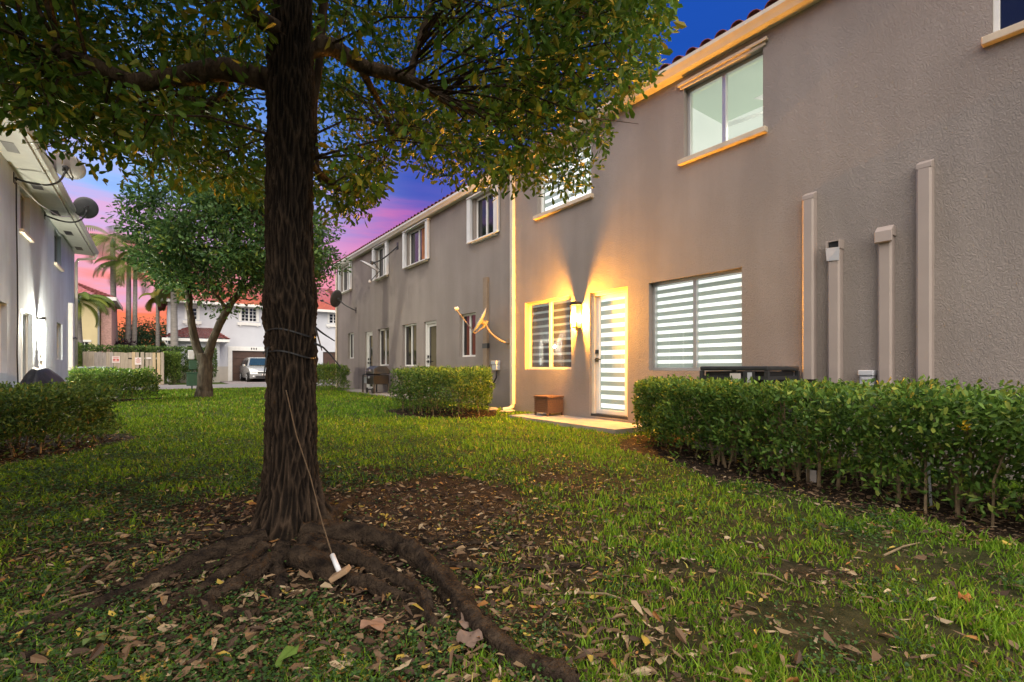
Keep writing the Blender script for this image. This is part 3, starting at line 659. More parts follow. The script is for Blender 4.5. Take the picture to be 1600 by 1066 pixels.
dish((-2.5, 14.45, 5.03), (-1.75, 14.35, 4.78), (-1.68, 14.3, 5.35), (.15, .55, .75), .32, 'grey satellite dish half hidden by leaves above pale building eave', 'dish', 'dark', .55)
dish((-2.5, 17.8, 5.1), (-1.7, 17.7, 4.75), (-1.62, 17.6, 5.4), (-.25, .95, .30), .275, 'dark satellite dish on bent mast beyond pale building eave', 'dishd', 'dark', .75)

# ---- conduit, meter on plain unit
r = thing('wall_conduit', 'tan square conduit running down tan wall beside satellite dish', 'conduit', (6.02, 9.2, .35))
obj('duct', MB().mbox(mR, 9.13, 9.29, .001, .07, .85, 3.07), 'bronze', r, bev=.006); obj('clip', MB().mbox(mR, 9.11, 9.31, .0005, .075, 1.45, 1.56), 'dark', r)
obj('pipe', MB().tube([mR(9.2, .03, .85), mR(9.2, .03, .1)], .03, 8), 'rubber', r); obj('drain_hose', MB().tube([mR(9.27, .06, .86), mR(9.33, .08, .62), mR(9.4, .1, .35)], .022, 8), 'trim', r)
r = thing('meter_box', 'grey utility box with looping black cable on tan wall', 'electrical box', (6.0, 8.78, .85))
obj('case', MB().mbox(mR, 8.69, 8.87, .001, .10, .95, 1.14), 'lgrey', r, bev=.01); obj('lid', MB().mbox(mR, 8.68, 8.88, .001, .12, 1.08, 1.16), 'lgrey', r, bev=.01)
obj('cable', MB().tube([mR(8.75, .05, .95), mR(8.76, .06, .78), mR(8.9, .06, .62), mR(9.16, .05, .58)], .016, 8), 'rubber', r, smooth=True)
r = thing('hose_tap', 'small brass hose tap low on tan wall', 'tap', (6.0, 9.0, .28))
obj('body', MB().tube([mR(9.0, .001, .33), mR(9.0, .1, .33), mR(8.97, .14, .27)], .018, 8), 'bronze', r); obj('wheel', MB().tube([mR(9.0, .08, .35), mR(9.0, .08, .38)], [.035, .035], 10), 'white', r)
def stone(x, y, z, sx, sy, sz, label):
    mb = MB(); na, nb = 10, 6; vs = []
    for i in range(nb+1):
        th = math.pi*i/nb
        for j in range(na):
            ph = 2*math.pi*j/na; v = Vector((math.sin(th)*math.cos(ph), math.sin(th)*math.sin(ph), math.cos(th))); k = 1+.25*mnoise.noise(v*2+Vector((x*9, y*9, 0)))
            vs.append((x+sx*v.x*k, y+sy*v.y*k, z+sz*v.z*k))
    mb.add(vs, [(i*na+j, i*na+(j+1) % na, (i+1)*na+(j+1) % na, (i+1)*na+j) for i in range(nb) for j in range(na)])
    one('stone', mb, 'concrete', label, 'stone', 'stones by the downspout')
stone(5.62, 8.35, .13, .13, .10, .05, 'rounded stone under the downspout mouth'); stone(5.72, 7.95, .12, .18, .12, .035, 'flat stone slab beside the downspout')

# ---- wicker box on slab
r = thing('storage_box', 'small brown wicker storage box on the patio slab', 'storage box', (5.82, 6.78, .125))
x0, x1, y0, y1, zb = 5.62, 6.0, 6.58, 6.96, .125
for x, y in ((x0, y0), (x1-.03, y0), (x0, y1-.03), (x1-.03, y1-.03)): obj('leg', MB().box(x, x+.03, y, y+.03, zb, zb+.06), 'wicker', r)
for i in range(7):
    z = zb+.06+i*.038; obj('slat', MB().box(x0, x0+.012, y0, y1, z, z+.034).box(x1-.012, x1, y0, y1, z, z+.034).box(x0+.0125, x1-.0125, y0, y0+.012, z, z+.034).box(x0+.0125, x1-.0125, y1-.012, y1, z, z+.034), 'wicker', r)
obj('core', MB().box(x0+.014, x1-.014, y0+.014, y1-.014, zb+.06, zb+.325), 'rubber', r)
obj('lid', MB().box(x0-.012, x1+.012, y0-.012, y1+.012, zb+.328, zb+.36), 'wicker', r, bev=.006)

# ---- grill
r = thing('gas_grill', 'black gas grill with side shelf on the far patio', 'grill', (5.6, 15.1, .2))
gx0, gx1, gy0, gy1, zb = 5.35, 5.85, 14.55, 15.2, .2
obj('cabinet', MB().box(gx0, gx1, gy0, gy1, zb+.28, zb+.58), 'black', r, bev=.02)
hood = [(gx0-.02, .60), (gx1+.02, .60), (gx1+.02, .74), (gx1-.1, .86), (gx0+.14, .86), (gx0, .78)]
obj('hood', MB().prism(hood, (gy0-.02, gy1+.02), lambda a, b, e: (a, e, zb+b)), 'dark', r, bev=.02)
obj('handle', MB().tube([(gx0-.06, gy0+.1, zb+.70), (gx0-.06, gy1-.1, zb+.70)], .014, 8).tube([(gx0-.06, gy0+.12, zb+.70), (gx0, gy0+.12, zb+.70)], .01, 6).tube([(gx0-.06, gy1-.12, zb+.70), (gx0, gy1-.12, zb+.70)], .01, 6), 'chrome', r)
obj('side_shelf', MB().box(gx0+.02, gx1-.02, gy1+.025, gy1+.45, zb+.56, zb+.6), 'dark', r, bev=.008)
obj('shelf_tray', MB().box(gx0+.06, gx1-.1, gy1+.06, gy1+.4, zb+.30, zb+.5), 'lgrey', r, bev=.008)
for x in (gx0, gx1-.04):
    for y in (gy0, gy1+.38): obj('leg', MB().box(x, x+.04, y, y+.04, zb+.0, zb+.56), 'dark', r)
for y in (gy0+.06, gy1-.1): obj('wheel', MB().tube([(gx0-.03, y, zb+.09), (gx0-.004, y, zb+.09)], .085, 14), 'rubber', r)
obj('gauge', MB().tube([(gx0-.012, 14.87, zb+.72), (gx0+.01, 14.87, zb+.72)], .045, 12), 'lgrey', r); obj('knob', MB().tube([(gx0-.03, 14.95, zb+.5), (gx0-.001, 14.95, zb+.5)], .04, 10), 'lgrey', r)

# ---- left building
BL = thing('apartment_building', 'pale grey stucco two storey building with wide vented eave', 'building', (-2.5, 14, 0))
holesL = [(12.9, 13.9, .9, 2.30), (15.1, 16.35, .2, 2.32), (17.1, 17.95, .2, 2.32), (19.7, 20.75, 1.25, 2.38), (15.0, 16.05, 4.08, 5.05), (19.3, 20.5, 4.1, 5.1), (9.5, 10.7, 4.08, 5.05), (9.5, 10.7, .95, 2.3)]
obj('wall', wall_panel(mL, 1, 23.4, -.3, 5.18, holesL), 'stucco_w', BL)
obj('end_wall', MB().box(-10, -2.51, 23.2, 23.39, -.3, 5.18), 'stucco_w', BL); obj('end_wall', MB().box(-10, -2.51, 1.01, 1.2, -.3, 5.18), 'stucco_w', BL); obj('rear_wall', MB().box(-10.2, -10, 1, 23.4, -.3, 5.18), 'stucco_w', BL)
obj('soffit', MB().box(-2.6, -2.02, .8, 23.7, 5.19, 5.22), 'ltrim', BL)
obj('fascia', MB().box(-2.015, -1.985, .8, 23.7, 5.16, 5.38), 'ltrim', BL)
gutter(BL, -1.984, .8, 23.75, 5.22, 1, 'ltrim')
for y in np.arange(10.3, 23, 2.4): obj('soffit_vent', MB().box(-2.38, -2.2, y, y+.55, 5.184, 5.189), 'rubber', BL)
roof(BL, -1.95, .8, 23.7, 5.36, -1, run=4.2)
slider(BL, mL, 12.9, 13.9, .9, 2.30, 'dark', fm='white'); slider(BL, mL, 19.7, 20.75, 1.25, 2.38, 'dark', fm='white'); slider(BL, mL, 9.5, 10.7, .95, 2.3, 'dark', fm='white')
for a0, a1, z0, z1 in ((15.0, 16.05, 4.08, 5.05), (19.3, 20.5, 4.1, 5.1), (9.5, 10.7, 4.08, 5.05)): slider(BL, mL, a0, a1, z0, z1, 'dark', fm='alu', sill='trim')
slider(BL, mL, 15.1, 16.35, .2, 2.32, 'dark', fm='white'); door(BL, mL, 17.1, 17.95, .2, 2.32, 'dark', fm='white')
obj('downspout', MB().tube([(-1.9, 23.5, 5.22), (-1.95, 23.5, 5.05), (-2.4, 23.45, 4.95), (-2.44, 23.3, 4.8), (-2.44, 23.3, .1)], .045, 8), 'trim', BL, smooth=True)
r = thing('pipe_cover', 'white pipe cover on pale grey wall near building corner', 'pipe cover', (-2.44, 22.1, .1)); obj('duct', MB().mbox(mL, 21.9, 22.3, .001, .12, .9, 3.2), 'white', r, bev=.01); obj('pipe', MB().tube([mL(22.1, .05, .91), mL(22.1, .05, .1)], .05, 8), 'rubber', r)
obj('bracket', MB().tube([mL(21.9, .13, 2.0), mL(22.0, .18, 2.03), mL(22.25, .18, 2.0)], .025, 6), 'dark', r)
cb = MB().tube([mL(14.6, .012, 5.1), mL(14.62, .012, 4.2), mL(14.7, .012, 3.2), mL(14.74, .012, 2.2), mL(14.68, .012, 1.3), mL(14.8, .012, .3)], .012, 6)
one('wall_cable', cb, 'rubber', 'thin black cable hanging down pale grey wall', 'cable', smooth=True)
cb = MB().tube([mL(14.5, .02, 4.98), mL(15.4, .25, 4.78), mL(16.6, .45, 4.84), mL(17.6, .55, 5.12)], .01, 6)
one('dish_cable', cb, 'lgrey', 'pale cable sagging between satellite dishes under eave', 'cable', smooth=True)
# covered grill heap on patio
mb = MB(); na, nb = 40, 14; vs = []
for i in range(nb+1):
    f = i/nb
    for j in range(na):
        t_ = 2*math.pi*j/na; k = 1+.12*mnoise.noise((math.cos(t_)*2, math.sin(t_)*2, f*2.5))+.05*math.sin(9*t_+2*f)*(1-f)
        rx = (.40*(1-f**2.2*.75))*k; ry = (1.8*(1-f**2.0*.6))*k
        h = .2+.72*f+.09*math.exp(-((math.sin(t_)+.5)**2)*3)*f
        vs.append((-1.85+rx*math.cos(t_), 13.6+ry*math.sin(t_)-.5*f, h))
vs.append((-1.85, 13.1, .97))
fs = [(i*na+j, i*na+(j+1) % na, (i+1)*na+(j+1) % na, (i+1)*na+j) for i in range(nb) for j in range(na)]+[(nb*na+j, nb*na+(j+1) % na, len(vs)-1) for j in range(na)]
one('covered_grill', mb.add(vs, fs), 'tarp', 'heap under a black tarp against pale grey wall', 'tarp', smooth=True)

# ---- far white house
HW = thing('white_house', 'white two storey house with brown garage and red tile roof', 'house', (6, 41, 0))
mH = lambda a, n_, z: (a, 41-n_, z)
holesH = [(4.33, 7.6, .02, 2.28), (4.9, 5.95, 4.5, 5.55), (1.55, 2.15, 4.43, 5.3), (11.3, 12.0, 4.7, 5.5), (10.8, 13.6, .02, 2.32)]
obj('wall', wall_panel(mH, .45, 15, -.2, 5.7, holesH), 'house_w', HW)
obj('side_wall', MB().box(.45, .64, 41.21, 50, -.2, 5.7), 'house_w', HW); obj('side_wall', MB().box(14.8, 15, 41.21, 50, -.2, 5.7), 'house_w', HW)
for a0, a1 in ((.46, 4.05), (7.9, 10.5)): obj('lower_band', MB().mbox(mH, a0, a1, .003, .03, -.2, 1.1), 'house_b', HW)
obj('trim_band', MB().mbox(mH, 4.05, 4.31, .004, .05, 0, 2.28).mbox(mH, 7.62, 7.9, .004, .05, 0, 2.28).mbox(mH, 4.05, 7.9, .004, .05, 2.285, 2.6), 'white', HW)
for a0, a1, zt in ((4.33, 7.6, 2.28), (10.8, 13.6, 2.32)):
    gd = None
    for i in range(4):
        z = .03+i*(zt-.04)/4; o = obj('garage_panel', MB().mbox(mH, a0+.002, a1-.002, -.1, -.14, z, z+(zt-.04)/4-.02), 'garage', HW, bev=.008)
    obj('garage_backing', MB().mbox(mH, a0, a1, -.15, -.17, .0, zt), 'rubber', HW)
def lattice(a0, a1, z0, z1, nc, nr):
    w = obj('window', MB().mbox(mH, a0, a1, -.06, -.10, z0, z0+.05).mbox(mH, a0, a1, -.06, -.10, z1-.05, z1).mbox(mH, a0, a0+.05, -.06, -.10, z0+.05, z1-.05).mbox(mH, a1-.05, a1, -.06, -.10, z0+.05, z1-.05), 'white', HW)
    obj('pane', MB().mbox(mH, a0+.05, a1-.05, -.09, -.095, z0+.05, z1-.05), 'glassdark', w)
    for i in range(1, nc): x = a0+(a1-a0)*i/nc; k = .045 if i*2 == nc else .018; obj('glazing_bar', MB().mbox(mH, x-k, x+k, -.065, -.089, z0+.05, z1-.05), 'white', w)
    for i in range(1, nr): z = z0+(z1-z0)*i/nr; obj('glazing_bar', MB().mbox(mH, a0+.05, a1-.05, -.072, -.0885, z-.015, z+.015), 'white', w)
    obj('surround', MB().mbox(mH, a0-.14, a0-.002, .003, .05, z0, z1+.1).mbox(mH, a1+.002, a1+.14, .003, .05, z0, z1+.1).mbox(mH, a0-.14, a1+.14, .003, .05, z1+.1, z1+.16), 'white', w)
    obj('sill', MB().mbox(mH, a0-.25, a1+.25, .003, .12, z0-.3, z0-.08).mbox(mH, a0-.1, a0, .003, .10, z0-.4, z0-.302).mbox(mH, a1, a1+.1, .003, .10, z0-.4, z0-.302), 'white', w)
lattice(4.9, 5.95, 4.5, 5.55, 4, 4); lattice(1.55, 2.15, 4.43, 5.3, 2, 3); lattice(11.3, 12.0, 4.7, 5.5, 2, 3)
def tiled(parent, quad, name='roof', step=.26, m='rooftile'):
    a, b, c, d = [Vector(q) for q in quad]      # a-b eave, d-c ridge
    w = (b-a).length; k = max(4, int(w/step*4)); rows = max(2, int((d-a).length/.36)); nrm = (b-a).cross(d-a).normalized()
    if nrm.z < 0: nrm = -nrm
    vs = []; fs = []
    for i in range(rows):
        for e, lift in ((i/rows, .05), ((i+1)/rows, .0)):
            for j in range(k+1):
                f = j/k; p = (a*(1-f)+b*f)*(1-e)+(d*(1-f)+c*f)*e
                vs.append(p+nrm*(lift+.05*abs(math.sin(math.pi*f*w/step))))
        o = i*2*(k+1); fs += [(o+j, o+j+1, o+k+2+j, o+k+1+j) for j in range(k)]
    return obj(name, MB().add(vs, fs), m, parent)
tiled(HW, [(-.1, 40.5, 5.72), (15.4, 40.5, 5.72), (12.5, 46, 8.3), (2.8, 46, 8.3)])
tiled(HW, [(-.1, 51, 5.72), (-.1, 40.5, 5.72), (2.8, 46, 8.3), (2.8, 46.1, 8.3)]); tiled(HW, [(15.4, 40.5, 5.72), (15.4, 51, 5.72), (12.5, 46.1, 8.3), (12.5, 46, 8.3)])
obj('fascia', MB().box(-.1, 15.4, 40.42, 40.5, 5.55, 5.74), 'white', HW); obj('soffit', MB().box(-.1, 15.4, 40.5, 41, 5.71, 5.73), 'white', HW)
# porch block
obj('porch_block', MB().box(.95, 3.35, 39.05, 40.995, -.2, 2.9), 'house_w', HW); obj('porch_band', MB().box(.93, 3.37, 39.02, 39.049, -.2, 1.1), 'house_b', HW)
tiled(HW, [(.1, 38.5, 2.98), (3.9, 38.5, 2.98), (3.0, 40.98, 3.85), (1.6, 40.98, 3.85)], 'porch_roof'); tiled(HW, [(.1, 41, 2.98), (.1, 38.5, 2.98), (1.6, 40.9, 3.85), (1.6, 40.98, 3.85)], 'porch_roof'); tiled(HW, [(3.9, 38.5, 2.98), (3.9, 41, 2.98), (3.0, 40.98, 3.85), (3.0, 40.9, 3.85)], 'porch_roof')
obj('porch_fascia', MB().box(.1, 3.9, 38.45, 38.53, 2.78, 2.97).box(.1, .17, 38.535, 40.9, 2.78, 2.97).box(3.83, 3.9, 38.535, 40.9, 2.78, 2.97), 'white', HW)
obj('porch_soffit', MB().box(.17, 3.83, 38.53, 40.98, 2.88, 2.9), 'white', HW)
w = obj('window', MB().box(1.42, 1.48, 38.98, 39.045, 1.2, 2.6).box(2.02, 2.08, 38.98, 39.045, 1.2, 2.6).box(1.48, 2.02, 38.98, 39.045, 2.5, 2.6), 'white', HW); obj('sill', MB().box(1.3, 2.2, 38.93, 39.045, 1.05, 1.19), 'white', w); obj('pane', MB().box(1.48, 2.02, 39.03, 39.04, 1.2, 2.5), 'glassdark', w)
obj('downspout', MB().tube([(.2, 38.5, 2.8), (.35, 38.6, 2.55), (.85, 38.98, 2.35), (.9, 38.98, .1)], .05, 8), 'white', HW)
for i in range(3):
    o = obj('house_number', MB().mbox(mH, 5.55+i*.16, 5.63+i*.16, .051, .06, 2.38, 2.52), 'dark', HW)

# ---- cream house far left
HC = thing('cream_house', 'cream house with dull red tile roof behind the palms', 'house', (-5, 46, 0))
mC = lambda a, n_, z: (a, 46-n_, z)
obj('wall', wall_panel(mC, -14, -3.55, -.2, 6.0, [(-4.6, -4.15, 2.2, 2.85)]), 'cream', HC); obj('side_wall', MB().box(-3.75, -3.56, 46.21, 48, -.2, 6.0), 'cream', HC)
obj('brick_wing', MB().box(-3.5, -2.9, 46.3, 52, -.2, 6.0), 'rose', HC)
w = obj('window', MB().mbox(mC, -4.6, -4.55, -.05, -.1, 2.2, 2.85).mbox(mC, -4.2, -4.15, -.05, -.1, 2.2, 2.85).mbox(mC, -4.4, -4.36, -.05, -.1, 2.2, 2.85), 'white', HC); obj('pane', MB().mbox(mC, -4.55, -4.2, -.08, -.09, 2.2, 2.85), 'glassdark', w)
obj('lintel', MB().mbox(mC, -4.75, -4.0, .003, .06, 2.87, 3.02), 'white', w); obj('sill', MB().mbox(mC, -4.75, -4.0, .003, .06, 2.03, 2.18), 'white', w)
obj('downspout', MB().tube([(-3.6, 45.9, 6.0), (-3.6, 45.95, 5.6), (-3.6, 45.95, 0)], .06, 8), 'grey', HC)
tiled(HC, [(-14, 45.4, 6.1), (-2.6, 45.4, 6.1), (-6, 50, 7.9), (-14, 50, 7.9)]); tiled(HC, [(-2.6, 45.4, 6.1), (-2.6, 53, 6.1), (-6, 50.1, 7.9), (-6, 50, 7.9)])
obj('fascia', MB().box(-14, -2.6, 45.3, 45.42, 5.9, 6.15).box(-2.62, -2.55, 45.43, 53, 5.9, 6.15), 'white', HC); obj('soffit', MB().box(-14, -2.62, 45.42, 46, 5.98, 6.0).box(-3.5, -2.63, 46.001, 53, 6.01, 6.03), 'white', HC)

# ---- waste enclosure fence
FE = thing('board_fence', 'weathered board fence with gate and two notices at road', 'fence', (-1.5, 34, 0))
x = -3.3; k = 0
while x < .16:
    wd = random.uniform(.13, .165); new = x > -1.35
    h = 1.86+random.uniform(-.03, .02)+(.02 if new else 0); lean = random.uniform(-.008, .008)
    obj('board', MB().add([(x, 33.99, .05), (x+wd, 33.99, .05), (x+wd, 34.012, .05), (x, 34.012, .05), (x+lean, 33.99, h), (x+wd+lean, 33.99, h), (x+wd+lean, 34.012, h), (x+lean, 34.012, h)],
        [(0, 3, 2, 1), (4, 5, 6, 7), (0, 1, 5, 4), (1, 2, 6, 5), (2, 3, 7, 6), (3, 0, 4, 7)]), random.choice(['wood2', 'wood', 'wood2']) if new else random.choice(['wood', 'wood3']), FE)
    x += wd+(random.choice([.012, .02, .06]) if new else .006); k += 1
for z in (.45, 1.5): obj('rail', MB().box(-3.3, .18, 34.013, 34.06, z, z+.09), 'wood3', FE)
for px_ in (-3.3, -1.38, .1): obj('post', MB().box(px_, px_+.09, 34.061, 34.15, 0, 1.8), 'wood3', FE)
obj('side_panel', MB().box(.165, .19, 34.16, 37, .05, 1.82).box(-3.33, -3.305, 34.16, 37, .05, 1.82), 'wood3', FE)
for px_, pz in ((-1.42, 1.5), (-1.42, .9)): obj('hinge', MB().box(px_, px_+.16, 33.965, 33.988, pz, pz+.06), 'black', FE)
def notice(x0, z0, w, h, lines, label):
    r = thing('notice_sign', label, 'sign', (x0+w/2, 33.97, z0)); obj('plate', MB().box(x0, x0+w, 33.975, 33.985, z0, z0+h), 'sign', r)
    for (a, b, z, hh) in lines: obj('print_line', MB().box(x0+a*w, x0+b*w, 33.972, 33.9745, z0+z*h, z0+(z+hh)*h), 'red', r)
notice(-2.1, 1.28, .32, .36, [(.1, .9, .82, .08), (.15, .85, .68, .06), (.1, .45, .3, .28), (.55, .9, .3, .28), (.12, .88, .12, .07)], 'faded notice on the grey weathered part of board fence')
notice(-1.13, 1.18, .29, .40, [(.4, .6, .8, .1), (.12, .88, .66, .06), (.2, .8, .52, .05), (.1, .9, .38, .05), (.25, .75, .24, .05)], 'white notice with red lines on the gate of board fence')
obj('gate_latch', MB().box(-.62, -.4, 33.965, 33.988, 1.5, 1.6), 'sign', FE)

# ---- pet waste station
r = thing('waste_station', 'green post with pale dispenser and green bin beside forked tree', 'waste station', (.93, 20.8, G(.93, 20.8)))
z0 = G(.93, 20.8)
obj('post', MB().box(.91, .95, 20.78, 20.82, z0, 1.62), 'green', r); obj('dispenser', MB().box(.80, 1.0, 20.68, 20.779, 1.3, 1.64), 'lgrey', r, bev=.03)
obj('bag_box', MB().box(.83, 1.07, 20.66, 20.779, .95, 1.27), 'green', r, bev=.01); obj('bin', MB().box(.76, 1.12, 20.55, 20.779, .36, .80), 'green', r, bev=.02); obj('bin_lid', MB().box(.75, 1.13, 20.54, 20.778, .802, .84), 'green', r, bev=.01)

# ---- minivan
def minivan(cx, yf, label):
    r = thing('minivan', label, 'car', (cx, yf+2.5, .035)); z0 = .035
    # side profile (distance from nose, height) ; body lofted across width
    prof_lo = [(0.02, .32), (0, .55), (.06, .74), (.35, .93), (1.05, 1.06), (1.25, 1.10), (4.85, 1.10), (5.0, .9), (5.0, .4), (4.9, .28), (.2, .24)]
    wds = [.80, .86, .88, .92, .95, .96, .95, .93, .93, .90, .86]
    mb = MB(); vs = []
    for (d, h), w in zip(prof_lo, wds):
        nose = .22 if d < .1 else (.08 if d < .4 else 0)
        for f in (-1, -.82, -.4, 0, .4, .82, 1): vs.append((cx+f*w, yf+d+nose*abs(f)**2.2, z0+h+(0 if abs(f) < .9 else -.03 if h > .7 else 0)))
    k = len(prof_lo); fs = [(i*7+j, i*7+j+1, ((i+1) % k)*7+j+1, ((i+1) % k)*7+j) for i in range(k) for j in range(6)]
    fs += [tuple(i*7 for i in range(k)), tuple(i*7+6 for i in reversed(range(k)))]
    obj('body', mb.add(vs, fs), 'car', r, smooth=False, bev=.02)
    cab = [(1.05, 1.07, .90), (2.0, 1.66, .70), (2.4, 1.72, .70), (4.2, 1.70, .70), (4.75, 1.55, .72), (4.9, 1.09, .90)]
    vs = []
    for d, h, w in cab:
        for f in (-1, -.85, 0, .85, 1): vs.append((cx+f*w, yf+d, z0+h-(.05 if abs(f) == 1 and h > 1.2 else 0)))
    n_ = len(cab); fs = [(i*5+j, i*5+j+1, (i+1)*5+j+1, (i+1)*5+j) for i in range(n_-1) for j in range(4)]+[tuple(i*5 for i in range(n_)), tuple(i*5+4 for i in reversed(range(n_)))]
    obj('cabin', MB().add(vs, fs), 'car', r, bev=.02)
    ws = MB().add([(cx-.80, yf+1.12, z0+1.13), (cx+.80, yf+1.12, z0+1.13), (cx+.62, yf+1.90, z0+1.625), (cx-.62, yf+1.90, z0+1.625)], [(0, 1, 2, 3)]); 
    ws.v = [(a, b-.03, c+.03) for a, b, c in ws.v]; obj('windscreen', ws, 'carglass', r)
    for s_ in (-1, 1):
        for d0, d1 in ((1.55, 2.35), (2.42, 3.4), (3.47, 4.5)):
            t0 = 1.55 if d0 == 1.55 else d0
            f = lambda d, h: (cx+s_*(.93-.21*(h-1.1)/.55+.012), yf+d, z0+h)
            top0 = d0+.35 if d0 == 1.55 else d0
            obj('side_window', MB().add([f(d0, 1.15), f(d1, 1.15), f(d1, 1.55), f(top0, 1.50)], [(0, 1, 2, 3)]), 'carglass', r)
        obj('headlight', MB().add([(cx+s_*.42, yf+.035, z0+.68), (cx+s_*.80, yf+.16, z0+.70), (cx+s_*.90, yf+.45, z0+.88), (cx+s_*.70, yf+.21, z0+.87)], [(0, 1, 2, 3)]), 'lens', r)
        obj('fog_lamp', MB().tube([(cx+s_*.66, yf+.07, z0+.40), (cx+s_*.66, yf+.12, z0+.40)], .055, 10), 'lens', r)
        obj('mirror', MB().box(cx+s_*.97, cx+s_*1.14, yf+1.45, yf+1.56, z0+1.05, z0+1.20), 'car', r, bev=.03)
        for d in (.95, 4.05):
            wl = obj('wheel', MB().tube([(cx+s_*.72, yf+d, z0+.33), (cx+s_*.965, yf+d, z0+.33)], .33, 24), 'tyre', r, bev=.03)
            obj('rim', MB().tube([(cx+s_*.955, yf+d, z0+.33), (cx+s_*.975, yf+d, z0+.33)], .21, 16), 'chrome', wl)
            for q in range(5):
                a_ = q*2*math.pi/5; obj('spoke', MB().tube([(cx+s_*.978, yf+d, z0+.33), (cx+s_*.978, yf+d+.19*math.cos(a_), z0+.33+.19*math.sin(a_))], .022, 6), 'grey', wl)
    obj('grille', MB().box(cx-.42, cx+.42, yf-.02, yf+.03, z0+.60, z0+.70), 'dark', r, bev=.01)
    obj('grille_bar', MB().box(cx-.42, cx+.42, yf-.027, yf-.0205, z0+.645, z0+.66), 'chrome', r)
    obj('air_intake', MB().box(cx-.55, cx+.55, yf-.01, yf+.05, z0+.30, z0+.42), 'rubber', r, bev=.01); obj('number_plate', MB().box(cx-.16, cx+.16, yf-.035, yf-.021, z0+.46, z0+.57), 'sign', r)
minivan(5.75, 36.3, 'silver minivan parked before brown garage door')

# ================================================================ the big tree
TX, TY = .59, 2.95
def trunk_r(z):
    zs = [-.1, 0, .12, .3, .6, 1.0, 1.25, 1.36, 1.5, 1.9, 2.3, 2.7, 3.3, 4.2, 5.2]; rs = [.29, .245, .180, .146, .129, .122, .129, .141, .123, .115, .120, .112, .098, .075, .05]
    return float(np.interp(z, zs, rs))
TREE = thing('shade_tree', 'large dark barked tree with spreading leafy crown and bare surface roots', 'tree', (TX, TY, 0))
NA, NZ = 230, 330; vs = []; tcol = []
def tcen(z): return (TX+.02*z*.3+.010*math.sin(z*2.2), TY+.012*math.sin(z*1.7+1))
for i in range(NZ+1):
    z = -.08+5.3*(i/NZ)**1.25; cx, cy = tcen(z); r0 = trunk_r(z)
    for j in range(NA):
        t_ = 2*math.pi*j/NA; c_, s_ = math.cos(t_), math.sin(t_)
        fl = max(0, 1-z/.42); but = fl*fl*(.09*max(0, math.cos(3*t_+.6))+.07*max(0, math.cos(5*t_+2.0)))
        w_ = mnoise.noise((c_*1.6, s_*1.6, z*1.6))*1.6+mnoise.noise((c_*4, s_*4, z*5))*1.0
        ph = t_*12+z*15+w_*2.1; rid = 1-abs(math.sin(ph))                     # vertical furrowed ridges that braid
        ph2 = t_*12-z*14-w_*1.9+1.3; rid2 = 1-abs(math.sin(ph2))
        cr = mnoise.noise((c_*9, s_*9, z*9)); hb = mnoise.noise((c_*22, s_*22, z*16))
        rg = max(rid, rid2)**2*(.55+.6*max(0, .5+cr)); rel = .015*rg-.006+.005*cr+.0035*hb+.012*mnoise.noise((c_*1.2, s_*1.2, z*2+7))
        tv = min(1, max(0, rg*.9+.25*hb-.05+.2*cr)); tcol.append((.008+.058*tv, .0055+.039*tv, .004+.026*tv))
        r_ = r0+but+rel*(1.15 if z < 3 else .6)
        vs.append((cx+c_*r_, cy+s_*r_, z+G(TX, TY)*0))
fs = [(i*NA+j, i*NA+(j+1) % NA, (i+1)*NA+(j+1) % NA, (i+1)*NA+j) for i in range(NZ) for j in range(NA)]
trunk = rawmesh('trunk', vs, fs, 'barkcol', tcol, TREE, smooth=True)
def camp(px, py, t): 
    u = (px-800)/750; w = (575-py)/750; return Vector((t*(SN+u*CS), t*(CS-u*SN), 1+w*t))
def limb(pts, r0, r1, name='limb', n_=12, wob=.02, parent=None, m='bark'):
    P = [Vector(p) for p in pts]; out = []; rr = []
    seg = 7
    for i in range(len(P)-1):
        p0, p1, p2, p3 = P[max(i-1, 0)], P[i], P[i+1], P[min(i+2, len(P)-1)]
        for k in range(seg):
            t_ = k/seg; q = .5*((2*p1)+(p2-p0)*t_+(2*p0-5*p1+4*p2-p3)*t_*t_+(3*p1-p0-3*p2+p3)*t_**3)
            out.append(q+Vector((mnoise.noise(q*3), mnoise.noise(q*3+Vector((5, 0, 0))), mnoise.noise(q*3+Vector((0, 9, 0)))))*wob)
    out.append(P[-1]); k = len(out)
    rr = [(r0+(r1-r0)*i/(k-1))*(1+.14*mnoise.noise(out[i]*7)) for i in range(k)]
    return obj(name, MB().tube(out, rr, n_), m, parent or TREE, smooth=True), out
LP = []
def L_(pts, r0, r1, **kw):
    o, q = limb(pts, r0, r1, **kw); LP.extend(q); return o
L_([(TX-.03, TY, 2.62), camp(350, 112, 2.75), camp(280, 118, 2.7), camp(210, 128, 2.6), camp(120, 90, 2.5), camp(-60, 60, 2.5)], .068, .022)
L_([(TX, TY, 2.80), camp(510, 72, 2.85), camp(560, 100, 3.05), camp(640, 128, 3.3), camp(720, 165, 3.7), camp(800, 190, 4.1), camp(880, 180, 4.5)], .062, .018)
L_([(TX+.02, TY, 3.6), camp(505, -40, 2.95), camp(500, 60, 3.0), camp(492, 160, 3.0), camp(496, 230, 3.02), camp(500, 285, 3.05)], .035, .010)
L_([(TX, TY, 2.9), camp(395, 20, 2.5), camp(370, -60, 2.2), camp(330, -160, 1.9)], .05, .02)
L_([(TX, TY, 3.2), camp(560, -40, 3.4), camp(700, -90, 3.9), camp(860, -60, 4.3)], .06, .018)
L_([(TX, TY, 3.4), camp(470, -160, 3.9), camp(420, -120, 4.8)], .06, .02)
L_([(TX, TY, 3.3), camp(250, -100, 3.2), camp(80, -140, 3.4)], .06, .018)
